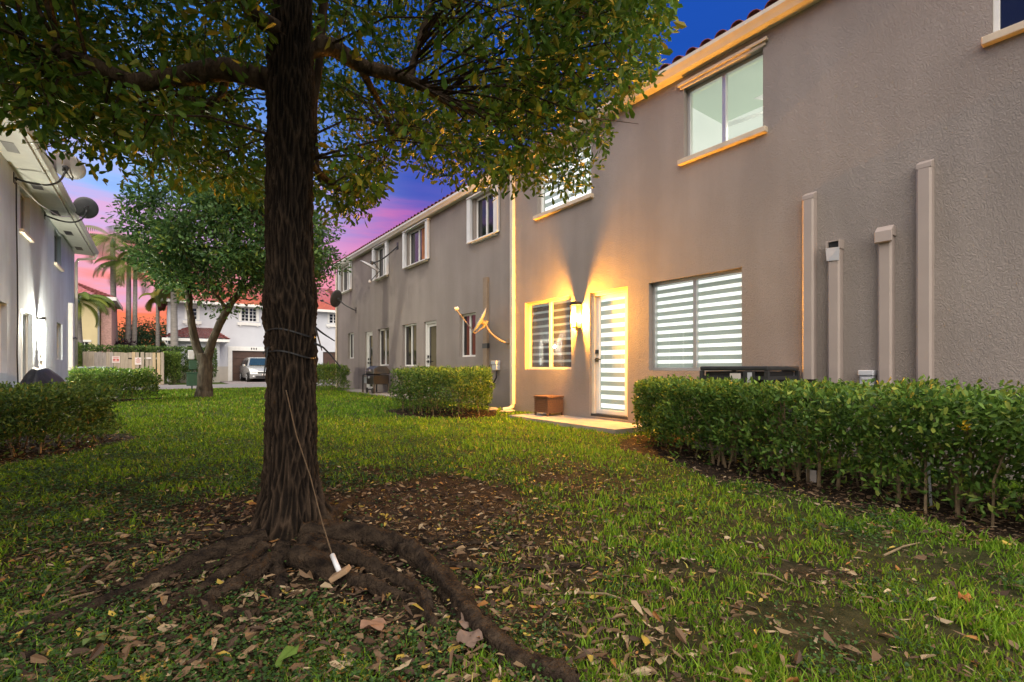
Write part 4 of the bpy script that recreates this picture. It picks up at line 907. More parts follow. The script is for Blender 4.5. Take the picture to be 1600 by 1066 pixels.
L_([camp(350, 112, 2.75), camp(345, 145, 3.0), camp(310, 165, 3.4), camp(300, 175, 4.0)], .028, .01)
L_([camp(560, 100, 3.05), camp(600, 180, 3.6), camp(620, 215, 4.1)], .026, .01)
L_([(TX, TY, 2.3), camp(520, 290, 3.2), camp(560, 300, 3.7)], .03, .008)
L_([camp(640, 128, 3.3), camp(660, 40, 3.4), camp(690, -40, 3.5)], .03, .01)
LPA = np.array([tuple(p) for p in LP])
# crown: leaf clumps inside a spreading dome whose underside droops unevenly
YB = [(-500, 130), (-200, 150), (0, 185), (60, 225), (150, 275), (250, 285), (330, 300), (420, 330), (500, 340), (560, 345), (588, 315), (620, 250), (690, 290), (760, 305), (820, 300), (905, 315), (940, 260), (965, 180), (1030, 112), (1052, 30), (1062, -60), (1070, -600)]
def limb_near(px, py):
    for pl in ([(430, 128), (350, 112), (280, 118), (205, 128)], [(480, 60), (510, 72), (560, 100), (640, 128), (720, 165)]):
        for (ax, ay), (bx, by) in zip(pl, pl[1:]):
            q = max(0, min(1, ((px-ax)*(bx-ax)+(py-ay)*(by-ay))/((bx-ax)**2+(by-ay)**2)))
            if math.hypot(px-ax-q*(bx-ax), py-ay-q*(by-ay)) < 42: return True
    return False
cl = []
while len(cl) < 800:
    d = rvec(1)[0]; rr = RNG.uniform(.25, 1)**.5
    l_, t_, z_ = -1.15+3.1*rr*d[0], 3.05+2.35*rr*d[1], 3.35+1.8*rr*d[2]
    if t_ < .5 or z_ < 2.15: continue
    x, y = SN*t_+CS*l_, CS*t_-SN*l_
    if math.hypot(x-TX, y-TY) < .35 and z_ < 2.9: continue
    px, py, dd = proj(np.array([[x, y, z_]]))
    lim = np.interp(px[0], *zip(*YB))
    if py[0] > lim-.20*750/dd[0]: continue
    if px[0] > 1080: continue
    if dd[0] < 2.15 and -150 < px[0] < 1700 and py[0] > -150: continue
    if limb_near(px[0], py[0]) and dd[0] < 3.3: continue
    if 420 < px[0] < 500 and py[0] > 40 and t_ < 2.85: continue       # few clumps hang between path and trunk
    cl.append((x, y, z_))
# drooping fringe clumps along the crown's lower rim
for px_, t_ in [(20, 2.3), (70, 2.5), (120, 2.6), (180, 2.8), (250, 2.9), (310, 3.1), (370, 3.3), (520, 3.5), (555, 3.6), (575, 3.7), (665, 3.9), (705, 4.0), (745, 3.9), (790, 4.0), (835, 4.1), (880, 4.2), (915, 4.3), (945, 4.3), (985, 4.3), (1015, 4.4), (600, 4.0), (400, 3.6), (530, 3.9), (860, 4.5), (770, 4.4)]:
    p = camp(px_, np.interp(px_, *zip(*YB))-.16*750/t_, t_); cl.append(tuple(p))
cl = np.array(cl)
nl = 110; n_ = len(cl)*nl
CI = np.repeat(np.arange(len(cl)), nl)
rad = np.repeat(RNG.uniform(.20, .36, len(cl)), nl)
off = rvec(n_)*(RNG.uniform(.05, 1, (n_, 1))**.6)*rad[:, None]; off[:, 2] *= .75
P = cl[CI]+off
px, py, dd = proj(P); lim = np.interp(px, *zip(*YB)); ok = (py < lim+RNG.uniform(-14, 16, n_)) & (dd > .45) & ~((px > 424) & (px < 492) & (py > -20) & (dd < 2.95))
P, off = P[ok], off[ok]; n_ = len(P)
D = unit(unit(off)*.8+RNG.normal(size=(n_, 3))*.55+np.array([0, 0, -.28])); Nn = unit(RNG.normal(size=(n_, 3))*.55+np.array([0, 0, .9]))
Ln = RNG.uniform(.042, .080, n_); Wd = Ln*RNG.uniform(.38, .50, n_)
CC = pick([(.085, .175, .022), (.125, .215, .026), (.055, .12, .022), (.24, .26, .03), (.36, .29, .03)], [36, 36, 9, 14, 5], n_)
# the leaves that show largest become single objects, the rest one mass
px, py, dd = proj(P+D*Ln[:, None]*.5); vis = (px > -20) & (px < 1620) & (py > -10) & (dd > .6)
score = np.where(vis, Ln/dd, 0); big = np.argsort(-score)[:300]; rest = np.setdiff1d(np.arange(n_), big)
V, F = leaves(P[rest], D[rest], Nn[rest], Ln[rest], Wd[rest])
# crown = twig skeleton part that carries foliage and single leaves
tw = MB()
for c in cl:
    dv = LPA-c; q = np.argmin((dv**2).sum(1)+np.maximum(0, LPA[:, 2]-c[2])*.4); a = Vector(LPA[q]); b_ = Vector(c); mid_ = a.lerp(b_, .55)+Vector((random.uniform(-.08, .08), random.uniform(-.08, .08), .06))
    tw.tube([a, mid_, b_], [.010, .006, .003], 4, False)
    for k in range(3):
        e = b_+Vector(tuple(rvec(1)[0]))*.2; tw.tube([mid_.lerp(b_, .6+.15*k), e], [.004, .0015], 3, False)
crown = obj('crown', tw, 'bark', TREE); crown['kind'] = 'stuff'
fo = rawmesh('foliage', V, F, 'leaf', np.repeat(CC[rest], 6, 0), crown); fo['kind'] = 'stuff'
LM = [leafobj_mesh('leaf_shape', 1, .42, leafmat('leaf_tone', .4, .35, c), 1.0, b_) for c, b_ in (((.065, .130, .020), -.1), ((.095, .160, .024), .12), ((.045, .095, .020), -.2), ((.24, .22, .028), -.05))]
for i in big:
    me = LM[3] if CC[i][0] > .15 else LM[random.randrange(3)]
    o = link(bpy.data.objects.new('leaf', me), crown); o.matrix_local = basis(P[i]-np.array(ORG[TREE.name]), D[i], Nn[i], Ln[i])
# surface roots
def root(pts, r0, r1, bury=.35):
    q = []
    for k, (px_, py_) in enumerate(pts):
        x, y = pxg(px_, py_); f = k/(len(pts)-1); r_ = r0+(r1-r0)*f; q.append((x, y, G(x, y)+r_*(1-2*bury)*.9+.012*(1-f)))
    P = [Vector(p) for p in q]; out = []; r0 *= .95; r1 *= .85
    for i in range(len(P)-1):
        p0, p1, p2, p3 = P[max(i-1, 0)], P[i], P[i+1], P[min(i+2, len(P)-1)]
        for k in range(26):
            t_ = k/26; v = .5*((2*p1)+(p2-p0)*t_+(2*p0-5*p1+4*p2-p3)*t_*t_+(3*p1-p0-3*p2+p3)*t_**3)
            out.append(v+Vector((mnoise.noise(v*7), mnoise.noise(v*7+Vector((4, 4, 0))), .55*mnoise.noise(v*6+Vector((0, 0, 8)))))*.028)
    out.append(P[-1]); k = len(out)
    mb = MB(); mb.tube(out, [(r0+(r1-r0)*(i/(k-1))**.8)*(1+.12*mnoise.noise(out[i]*9)) for i in range(k)], 22)
    # knobbly bark relief
    c = []
    for idx, v in enumerate(mb.v):
        ce = out[min(idx//22, k-1)]; dv = Vector(v)-ce; th = 2*math.pi*(idx % 22)/22; sl_ = (idx//22)*.09; e = 1+.30*mnoise.noise((math.cos(th)*1.7, math.sin(th)*1.7, sl_))+.26*mnoise.noise((math.cos(th)*4, math.sin(th)*4, sl_*2.2))+.14*mnoise.noise(Vector(v)*70); c.append(tuple(ce+dv*e))
    mb.v = c
    obj('root', mb, 'root', TREE, smooth=True)
root([(470, 845), (560, 845), (640, 872), (700, 925), (745, 985), (800, 1035), (900, 1075)], .075, .045)
root([(480, 860), (540, 880), (610, 905), (655, 935), (680, 985), (682, 1010)], .070, .018)
root([(470, 880), (520, 905), (600, 930), (670, 945)], .07, .02)
root([(500, 835), (580, 850), (640, 868)], .06, .035)
root([(640, 868), (690, 882), (760, 893), (860, 890), (985, 884)], .026, .010)
root([(690, 860), (745, 853), (785, 850), (835, 846)], .012, .008)
root([(665, 852), (680, 845), (692, 833)], .022, .015)
root([(420, 850), (350, 868), (270, 905), (170, 945), (60, 985), (-40, 1010)], .060, .016)
root([(420, 835), (370, 838), (320, 842), (260, 850)], .042, .012)
root([(440, 860), (436, 900), (432, 945)], .045, .018)
root([(425, 880), (380, 920), (330, 950), (365, 970), (400, 968)], .045, .03)
root([(410, 865), (350, 905), (280, 945), (250, 965)], .05, .012)
root([(505, 825), (535, 800), (560, 788), (600, 778)], .055, .022)
root([(700, 925), (735, 950), (770, 985), (800, 1035)], .020, .024)
root([(40, 1038), (80, 1052), (130, 1075)], .020, .014)
root([(300, 1000), (200, 1010), (110, 1045)], .014, .009)

for ang, l_, r_ in ((-.2, .7, .016), (.5, .9, .014), (1.1, .6, .012), (2.0, .8, .014), (2.7, 1.0, .016), (3.4, .9, .015), (-1.0, .8, .014), (-.6, 1.1, .013), (3.9, 1.2, .014), (4.4, .7, .012)):
    q = []
    for k in range(5):
        d_ = .30+l_*k/4; a_ = ang+.35*mnoise.noise((ang*3, k*.7, 2)); x_, y_ = TX+d_*math.cos(a_), TY+d_*math.sin(a_); u_, w_, t_ = [float(v[0]) for v in proj(np.array([[x_, y_, G(x_, y_)]]))]; q.append((u_, w_))
    root(q, r_*1.5, r_*.5, .5)
# strap, rope handle
sz = 1.18
def ring(z, h, label):
    r = thing('tie_strap', label, 'strap', (TX, TY, z)); n2 = 60; cx, cy = tcen(z); vs = []
    for k in range(n2):
        a = 2*math.pi*k/n2; rr = trunk_r(z)+.003
        for dz, dr in ((0, 0), (h, 0), (h, .004), (0, .004)): vs.append((cx+(rr+dr)*math.cos(a), cy+(rr+dr)*math.sin(a), z+dz+.02*math.sin(a*2)))
    fs = []
    for k in range(n2):
        m2 = (k+1) % n2; fs += [(k*4+q, k*4+(q+1) % 4, m2*4+(q+1) % 4, m2*4+q) for q in range(4)]
    obj('band', MB().add(vs, fs), 'rubber', r); return r
def ribbon(pts, w, parent):
    vs = []; P = [Vector(p) for p in pts]
    for i, p in enumerate(P):
        d = (P[min(i+1, len(P)-1)]-P[max(i-1, 0)]).normalized(); s_ = d.cross(Vector((SN, CS, 0))).normalized(); a = w*(1-.5*i/(len(P)-1)); nn = Vector((SN, CS, 0))*.0015
        vs += [p+s_*a+nn, p-s_*a+nn, p-s_*a-nn, p+s_*a-nn]
    fs = [(i*4+q, i*4+(q+1) % 4, i*4+4+(q+1) % 4, i*4+4+q) for i in range(len(P)-1) for q in range(4)]+[(3, 2, 1, 0), tuple(len(vs)-4+q for q in range(4))]
    obj('loose_end', MB().add(vs, fs), 'rubber', parent)
r = ring(1.19, .008, 'black strap tied round the big trunk with fluttering loose ends')
e = camp(493, 512, 2.68); ribbon([e, camp(503, 520, 2.66), camp(512, 526, 2.65), camp(523, 533, 2.64)], .006, r)
ribbon([e, camp(498, 530, 2.66), camp(503, 548, 2.65)], .005, r)
r = ring(1.07, .008, 'lower black strap round the big trunk, long end trailing right')
e = camp(491, 536, 2.68); ribbon([e, camp(505, 543, 2.66), camp(516, 554, 2.64), camp(533, 575, 2.62)], .006, r)
e = camp(424, 541, 2.64); ribbon([e, camp(417, 545, 2.62), camp(411, 553, 2.6)], .006, r); ribbon([camp(418, 543, 2.62), camp(416, 562, 2.61), camp(412, 588, 2.6)], .0055, r)
hx, hy = pxg(522, 866); bx_, by_ = pxg(540, 910)
p0 = camp(447, 610, 2.56); p1 = Vector((hx, hy, G(hx, hy)+.05)); p2 = Vector((bx_, by_, G(bx_, by_)+.05))
hp = camp(519, 867, 2.15); bp_ = camp(530, 893, 2.09)
r = thing('rope_handle', 'thin rope hanging along trunk to white tube and wooden block', 'rope', (hp.x, hp.y, G(hp.x, hp.y)))
q = [p0, camp(463, 680, 2.53), camp(485, 745, 2.46), camp(503, 815, 2.35), hp]
obj('rope', MB().tube(q, .003, 6), 'rope', r, smooth=True)
obj('tube', MB().tube([hp, bp_], .011, 12), 'pvc', r, smooth=True)
ax = (bp_-hp).normalized(); sd = Vector((CS, -SN, 0)).cross(ax).normalized(); ld = (Vector((CS, -SN, 0))*.82+Vector((0, 0, 1))*.5).normalized(); s3 = ld.cross(Vector((SN, CS, 0))).normalized(); dp = Vector((SN, CS, 0))
cb_ = bp_+ax*.012; vs = []
for i in (-1, 1):
    for j in (-1, 1):
        for k in (-1, 1): vs.append(cb_+ld*.043*i+s3*.011*j+dp*.028*k)
obj('wooden_block', MB().add(vs, [(0, 1, 3, 2), (4, 6, 7, 5), (0, 4, 5, 1), (2, 3, 7, 6), (0, 2, 6, 4), (1, 5, 7, 3)]), 'woodblk', r, bev=.003)

# ================================================================ other trees
def leaf_cloud(parent, name, centres, radii, per, Lr, cols, p, m='leaf', flat=.8, up=.7, droop=-.15):
    cen = np.array(centres); n_ = len(cen)*per; ci = np.repeat(np.arange(len(cen)), per); rad = np.repeat(np.array(radii), per)
    off = rvec(n_)*(RNG.uniform(.1, 1, (n_, 1))**.5)*rad[:, None]; off[:, 2] *= flat; P = cen[ci]+off
    D = unit(unit(off)+RNG.normal(size=(n_, 3))*.6+np.array([0, 0, droop])); Nn = unit(unit(off)*.5+RNG.normal(size=(n_, 3))*.5+np.array([0, 0, up]))
    Ln = RNG.uniform(*Lr, n_); V, F = leaves(P, D, Nn, Ln, Ln*RNG.uniform(.4, .55, n_))
    o = rawmesh(name, V, F, m, np.repeat(pick(cols, p, n_), 6, 0), parent); o['kind'] = 'stuff'; return o
GR = [(.055, .125, .035), (.08, .155, .04), (.035, .085, .028), (.14, .20, .035)]
T2 = thing('forked_tree', 'forked grey trunk tree with dense green crown on the lawn', 'tree', (1.0, 16.1, G(1, 16.1)))
z0 = G(1, 16.1)-.05
limb([(1.0, 16.1, z0), (1.02, 16.1, z0+.35), (1.05, 16.1, z0+.9), (1.02, 16.12, 1.35)], .21, .165, 'trunk', 16, .02, T2, 'bark2')
fl = MB().tube([(1.0, 16.1, z0-.02), (1.0, 16.1, z0+.1), (1.02, 16.1, z0+.38)], [.30, .235, .19], 16); obj('trunk_flare', fl, 'bark2', T2, smooth=True)
a1 = [(1.0, 16.12, 1.2), camp(305, 535, 13.6), camp(296, 480, 13.5), camp(290, 425, 13.4), camp(270, 370, 13.3)]
a2 = [(1.08, 16.1, 1.2), camp(335, 525, 13.5), camp(356, 482, 13.4), camp(374, 455, 13.3), camp(395, 400, 13.2), camp(410, 350, 13.1)]
LP2 = []
for pts, r0, r1 in ((a1, .125, .05), (a2, .125, .045), ([camp(352, 488, 13.4), camp(345, 470, 13.2), camp(325, 450, 12.8)], .07, .03), ([camp(374, 455, 13.3), camp(420, 430, 13.6), camp(470, 400, 13.8)], .07, .03), ([camp(293, 450, 13.4), camp(250, 400, 13.4), camp(225, 380, 13.6)], .07, .03)):
    LP2 += limb(pts, r0, r1, 'limb', 10, .03, T2, 'bark2')[1]
cen = []
while len(cen) < 230:
    d = rvec(1)[0]; rr = RNG.uniform(.2, 1)**.45
    x, y = 13.9*(SN+((374-800)/750)*CS)+2.55*d[0]*rr, 13.9*(CS-((374-800)/750)*SN)+2.5*d[1]*rr
    z = 4.65+1.95*d[2]*rr
    if z < 3.05+.5*math.sin(x*2+y): continue
    if mnoise.noise((x*.9, y*.9, z*.9)) < -.22: continue
    cen.append((x, y, z))
tw = MB(); A2 = np.array([tuple(p) for p in LP2])
for c in cen:
    q = np.argmin(((A2-np.array(c))**2).sum(1)); tw.tube([tuple(A2[q]), c], [.02, .006], 4, False)
cr2 = obj('crown', tw, 'bark2', T2); cr2['kind'] = 'stuff'
leaf_cloud(cr2, 'foliage', cen, RNG.uniform(.36, .62, len(cen)), 190, (.09, .15), GR, [40, 30, 22, 8])

def palm(name, x, y, z0, zt, r0, r1, fl_, nf, label, lean=(0, 0), cols=((.11, .17, .04), (.20, .25, .05)), group=None, crownshaft=True, lw_=.06):
    r = thing(name, label, 'palm', (x, y, z0), group); top = Vector((x+lean[0], y+lean[1], zt))
    pts = [Vector((x, y, z0)).lerp(top, k/10)+Vector((lean[0]*.25*math.sin(math.pi*k/10), 0, 0)) for k in range(11)]
    obj('trunk', MB().tube(pts, [r0+(r1-r0)*k/10 for k in range(11)], 10), 'palmtrunk', r, smooth=True)
    cs = obj('crown', MB().tube([top-Vector((0, 0, .05)), top+Vector((0, 0, .35)), top+Vector((0, 0, .7))], [r1*1.05, r1*1.1, r1*.4], 10), 'green', r, smooth=True)
    V = []; F = []; C = []
    for f in range(nf):
        az_ = f*2.4+random.uniform(-.3, .3); el = random.uniform(-.1, 1.15); L0 = fl_*random.uniform(.85, 1.1); p = top+Vector((0, 0, .55)); prev = None; n2 = 26
        h = Vector((math.cos(az_), math.sin(az_), 0)); col = np.array(cols[f % len(cols)])*random.uniform(.7, 1.25); ang = el
        for k in range(n2):
            d = (h*math.cos(ang)+Vector((0, 0, 1))*math.sin(ang)); p = p+d*L0/n2; ang -= (1.75/n2)*(1+.5*k/n2)
            if k < 3: continue
            s_ = d.cross(Vector((0, 0, 1))).normalized(); ll = fl_*.26*math.sin(math.pi*(.12+.85*k/n2))+.06
            for sg in (-1, 1):
                e = p+s_*sg*ll*.75+d*ll*.45+Vector((0, 0, -.45*ll)); o = len(V); wv = d*lw_*.5
                V += [tuple(p-wv), tuple(p+wv), tuple((p+e)/2+wv*1.2), tuple(e), tuple((p+e)/2-wv*1.2)]; F.append((o, o+1, o+2, o+4)); F.append((o+4, o+2, o+3, o+3)); C += [col]*5
            o = len(V); q = p-d*L0/n2; V += [tuple(q-s_*.02), tuple(q+s_*.02), tuple(p+s_*.02), tuple(p-s_*.02), tuple(p)]; F.append((o, o+1, o+2, o+3)); C += [col*.8]*5
    F = [f if len(set(f)) == 4 else None for f in F]
    tri = []; 
    V = np.array(V); FF = []
    for f in F:
        if f: FF.append(f)
    # leaflet tips as thin quads
    k5 = np.arange(len(V)//5)
    o = rawmesh('fronds', V, np.array(FF), 'leaf', np.array(C), cs); o['kind'] = 'stuff'
    tips = [(i*5+4, i*5+2, i*5+3) for i in k5]; o2 = rawmesh('frond_tips', V, np.array(tips), 'leaf', np.array(C), cs); o2['kind'] = 'stuff'
    return r
PG = 'tall palms behind the board fence'
palm('palm_tree', -2.9, 51.6, 0, 11.0, .26, .16, 3.6, 22, 'tallest grey trunk palm behind the board fence', (-.25, 0), group=PG)
palm('palm_tree', -2.2, 51.2, 0, 9.0, .24, .15, 3.0, 18, 'shorter grey trunk palm beside the tallest one', (.1, 0), group=PG)
palm('palm_tree', -1.8, 50.6, 0, 10.0, .20, .13, 1.9, 9, 'slim grey trunk palm at edge of the palm cluster', (.15, 0), group=PG)
palm('palm_tree', -.15, 49.0, 0, 6.3, .17, .12, 1.7, 10, 'thin palm alone against the red sunset', (0, 0), ((.16, .17, .03), (.24, .22, .04)))
palm('palm_tree', -3.75, 38.7, 0, 4.4, .26, .17, 2.2, 20, 'short stout palm before the cream house', (-.25, 0), ((.12, .17, .03), (.20, .24, .04)))
palm('palm_tree', .83, 38.3, 0, 6.0, .24, .17, 2.0, 14, 'palm with yellowed fronds beside white house porch', (-.1, 0), ((.20, .18, .03), (.10, .14, .03)))

# ================================================================ hedges and shrubs
def hedge(name, poly, z0f, z1, n_leaf, Lr, cols, p, label, nstem, cat='hedge', nbig=0, bare=.35, group=None, top_noise=.08, stem_r=.009):
    A = np.array(poly); c = A.mean(0); r = thing(name, label, cat, (c[0], c[1], G(*c)), group)
    x0, y0 = A.min(0); x1, y1 = A.max(0); px_ = []; 
    N_ = n_leaf*6; X = RNG.uniform(x0-.1, x1+.1, N_); Y = RNG.uniform(y0-.1, y1+.1, N_); Zf = RNG.uniform(0, 1, N_)
    e = edgedist(X, Y, poly); ins = inpoly(X, Y, poly); sd_ = np.where(ins, e, -e)
    lump = np.array([mnoise.noise((a*3.1, b*3.1, q*2.2)) for a, b, q in zip(X, Y, Zf)])
    lump2 = np.array([mnoise.noise((a*7, b*7, q*5+4)) for a, b, q in zip(X, Y, Zf)])
    sd_ = sd_+.14*lump+.06*lump2-.05*(np.abs(Zf-.55)*1.4)**2
    zg = gz(X, Y); ht = z1-zg+top_noise*np.array([mnoise.noise((a*2.3, b*2.3, 9)) for a, b in zip(X, Y)])+.03*RNG.normal(size=N_)*.6
    depth = np.minimum(sd_, (1-Zf)*ht)
    pr = np.where(sd_ > 0, np.exp(-np.maximum(depth, 0)/.13)+.12, 0)*np.clip((Zf-.06)/bare, .10, 1)*np.clip(1+1.5*lump2+.9*lump, .12, 1.5)
    keep = RNG.uniform(0, 1.3, N_) < pr; ix = np.nonzero(keep)[0][:n_leaf]
    P = np.stack([X[ix], Y[ix], zg[ix]+Zf[ix]*ht[ix]], 1); k = len(P)
    outw = np.stack([P[:, 0]-c[0], (P[:, 1]-c[1])*.4, np.full(k, .3)], 1)
    D = unit(unit(outw)*.5+RNG.normal(size=(k, 3))*.7+np.array([0, 0, .25])); Nn = unit(RNG.normal(size=(k, 3))*.6+np.array([0, 0, .8])+unit(outw)*.4)
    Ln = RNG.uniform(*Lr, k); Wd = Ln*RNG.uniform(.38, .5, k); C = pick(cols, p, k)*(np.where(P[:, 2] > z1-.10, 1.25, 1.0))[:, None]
    zb0 = G(*c)
    sp = MB(); stems = []
    tries = 0
    while len(stems) < nstem and tries < 5000:
        tries += 1; sx, sy = RNG.uniform(x0, x1), RNG.uniform(y0, y1)
        if not inpoly(np.array([sx]), np.array([sy]), poly)[0] or edgedist(np.array([sx]), np.array([sy]), poly)[0] < .11: continue
        stems.append((sx, sy))
    first = None
    for i, (sx, sy) in enumerate(stems):
        g = G(sx, sy); lean = Vector((random.uniform(-.14, .16), random.uniform(-.3, .3), 0)); h = (z1-g)*random.uniform(.6, .9); b_ = Vector((sx, sy, g-.01))
        mid_ = b_+lean*.35+Vector((random.uniform(-.04, .04), random.uniform(-.04, .04), h*.5)); tp_ = b_+lean+Vector((0, 0, h)); q = stem_r*random.uniform(.7, 1.5)
        mb = MB().tube([b_, mid_, tp_], [q, q*.8, q*.4], 5, False)
        mb.tube([mid_, mid_+Vector((random.uniform(-.1, .12), random.uniform(-.2, .2), h*.35))], [q*.6, q*.25], 4, False)
        o = obj('stem', mb, 'stem', r)
    fol_ix = np.arange(k)
    if nbig:
        qx, qy, qd = proj(P); sc = np.where((qx > -10) & (qx < 1610) & (qy > 0) & (qy < 1066), Ln/qd, 0)*RNG.uniform(.5, 1, k); b_ = np.argsort(-sc)[:nbig]; fol_ix = np.setdiff1d(fol_ix, b_)
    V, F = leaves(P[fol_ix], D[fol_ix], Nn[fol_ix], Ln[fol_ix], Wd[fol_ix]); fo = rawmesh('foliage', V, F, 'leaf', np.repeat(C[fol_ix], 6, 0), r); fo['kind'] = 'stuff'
    if nbig:
        org = np.array(ORG[r.name]); tones = [leafobj_mesh('hedge_leaf_shape', 1, .44, leafmat('hedge_leaf_tone', .4, .3, tuple(cc)), 1.0, -.1) for cc in cols]
        for i in b_:
            o = link(bpy.data.objects.new('leaf', tones[int(np.argmin(((np.array(cols)-C[i])**2).sum(1)))]), fo); o.matrix_local = basis(P[i]-org, D[i], Nn[i], Ln[i])
    return r
HG = [(.075, .15, .026), (.12, .21, .036), (.045, .095, .024), (.22, .27, .05)]
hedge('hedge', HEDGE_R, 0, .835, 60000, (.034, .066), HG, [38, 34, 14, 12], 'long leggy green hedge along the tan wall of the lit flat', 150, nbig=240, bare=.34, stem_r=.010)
hedge('hedge', HEDGE_M, 0, .97, 22000, (.035, .06), HG, [36, 30, 20, 14], 'rounded hedge on the lawn before the plain tan flat', 36, bare=.4)
hedge('hedge', HEDGE_S, 0, 1.08, 5000, (.05, .08), HG, [30, 40, 10, 20], 'small clipped hedge by far corner of tan row', 6)
hedge('hedge', HEDGE_L, 0, .76, 24000, (.034, .062), [(.07, .13, .028), (.105, .175, .035), (.045, .09, .026), (.19, .19, .04)], [40, 28, 26, 6], 'dark bushy hedge with brown stems before the covered heap', 44, nbig=60, bare=.35)
hedge('hedge', HEDGE_L2, 0, .93, 9000, (.05, .085), HG, [36, 36, 16, 12], 'clipped hedge in front of the green air conditioner', 14)
hedge('hedge', [(-4.6, 37.3), (3.0, 37.3), (3.0, 38.2), (-4.6, 38.2)], 0, 2.3, 9000, (.12, .2), [(.07, .12, .03), (.11, .17, .035), (.045, .09, .025)], [1, 1, .7], 'long clipped hedge rising behind the board fence', 6)
hedge('hedge', [(-3.95, 33.2), (-3.4, 33.2), (-3.4, 34.3), (-3.95, 34.3)], 0, 2.25, 3000, (.08, .14), [(.10, .16, .03), (.16, .22, .04)], [1, 1], 'narrow bright hedge at left end of the board fence', 3)
hedge('hedge', [(.25, 35.0), (.95, 35.0), (.95, 35.7), (.25, 35.7)], 0, 1.92, 3500, (.08, .13), [(.10, .17, .03), (.17, .24, .04), (.06, .11, .025)], [1, 1, .5], 'square clipped bright green shrub beside board fence', 5, cat='shrub')
def bush(name, x, y, rx, h, label, cols, per=160, nc=24, Lr=(.14, .26)):
    r = thing(name, label, 'bush', (x, y, 0)); cen = []
    while len(cen) < nc:
        d = rvec(1)[0]; cen.append((x+rx*d[0]*.8, y+rx*d[1]*.5, h*.55+h*.42*d[2]))
    mb = MB()
    for c in cen[:8]: mb.tube([(x, y, 0), c], [.06, .015], 5, False)
    b_ = obj('stems', mb, 'bark2', r); leaf_cloud(r, 'foliage', cen, RNG.uniform(h*.16, h*.3, nc), per, Lr, cols, [1]*len(cols))
BG = [(.05, .10, .04), (.08, .14, .05), (.035, .075, .03)]
bush('bush', -.9, 53.5, 2.6, 5.0, 'rounded green bush far behind the palms', BG, 220, 34)
bush('bush', 1.6, 56, 2.4, 4.2, 'dark bush far behind the white house corner', [(.06, .08, .04), (.04, .06, .03)], 200, 26)
bush('bush', -2.2, 56, 2.0, 4.3, 'low dark bush behind palm trunks', BG, 160, 20)
bush('bush', -2.6, 49.5, .9, 2.9, 'small purple leaved plant at foot of palms', [(.06, .03, .045), (.04, .02, .03)], 60, 12, (.2, .4))
bush('shrub', 7.6, 39.9, .7, 1.0, 'low shrub beside the garage of white house', [(.05, .11, .03), (.08, .14, .03)], 120, 10, (.08, .14))
bush('shrub', 9.7, 40.0, 1.1, 1.6, 'bright shrub before wall of white house', [(.09, .16, .03), (.12, .2, .04)], 140, 14, (.1, .16))
# small things in the long hedge
r = thing('flower_cluster', 'yellow flower cluster in the long hedge', 'flower', tuple(camp(1508, 664, 2.98))); c = camp(1508, 664, 2.98)
for k in range(16):
    d = Vector(tuple(rvec(1)[0])); p = c+d*.03*random.uniform(.6, 1.1); s_ = d.cross(Vector((0, 0, 1))).normalized(); u_ = s_.cross(d)
    obj('petal', MB().add([p, p+s_*.014+d*.004, p+d*.012+u_*.012, p-s_*.014+d*.004, p-u_*.012], [(0, 1, 2), (0, 2, 3), (0, 3, 4), (0, 4, 1)]), 'flower', r)
obj('stalk', MB().tube([c, c+Vector((.12, 0, -.1)), Vector((c.x+.3, c.y, .03))], .004, 5), 'stem', r)
tg = camp(1268, 745, 4.12); r = thing('plant_tag', 'small white tag on a stake at foot of the long hedge', 'tag', (tg.x, tg.y, .02)); obj('stake', MB().box(tg.x-.004, tg.x+.004, tg.y-.006, tg.y+.006, .0, tg.z+.02), 'stem', r); obj('card', MB().box(tg.x-.0075, tg.x-.0045, tg.y-.04, tg.y+.04, tg.z-.05, tg.z+.06), 'sign', r)
pv = camp(1420, 680, 3.45); one('white_pipe', MB().tube([(pv.x, pv.y+.06, pv.z+.12), (pv.x, pv.y, pv.z), (pv.x+.01, pv.y-.10, pv.z-.07), (pv.x+.02, pv.y-.12, .0)], .009, 8), 'pvc', 'bent white pipe standing among the long hedge stems', 'pipe', smooth=True)

# ================================================================ grass, weeds, leaf litter
def scatter(n_, tmin, tmax, umin=-1.35, umax=1.35):
    t_ = tmin*np.exp(RNG.uniform(0, math.log(tmax/tmin), n_)); u = RNG.uniform(umin, umax, n_)
    return t_*(SN+u*CS), t_*(CS-u*SN), t_
X, Y, T = scatter(420000, 1.15, 27.5)
ok = (X > -2.4) & (X < 5.99) & (Y < 27.0) & ~((X > 5.18) & (Y > 4.55) & (Y < 7.25)) & ~((X > 5.28) & (Y > 11.25) & (Y < 18.05)) & ~((X < -1.18) & (Y > 10.4) & (Y < 17.3))
wide = (Y > 21) & (X > -8) & (X < 30) & (Y < 27.0); ok |= wide
X, Y, T = X[ok], Y[ok], T[ok]; d = lawn(X, Y); n1 = np.array([mnoise.noise((a*1.7, b*1.7, 2)) for a, b in zip(X, Y)])
n3 = np.array([mnoise.fractal((a*3.3, b*3.3, 8), 1, 2, 3) for a, b in zip(X, Y)])
thin = 1-sm(2.6, 6.5, T)
ok = RNG.uniform(0, 1, len(X)) < np.clip(d*1.15-.12, .0, 1)*(np.clip(1+.9*n1, .35, 1))*np.clip(1-thin*(.52-1.5*n3+.25*(CS*X-SN*Y < -.3)), .04, 1); X, Y, T, d, n1 = X[ok], Y[ok], T[ok], d[ok], n1[ok]; n_ = len(X)
h = RNG.uniform(.014, .056, n_)*(.75+.35*d)*(1+.5*n1)*np.clip(.8+T*.03, .8, 1.3); wd = np.clip(.0016*T**.85, .0018, .016)*RNG.uniform(.7, 1.3, n_)
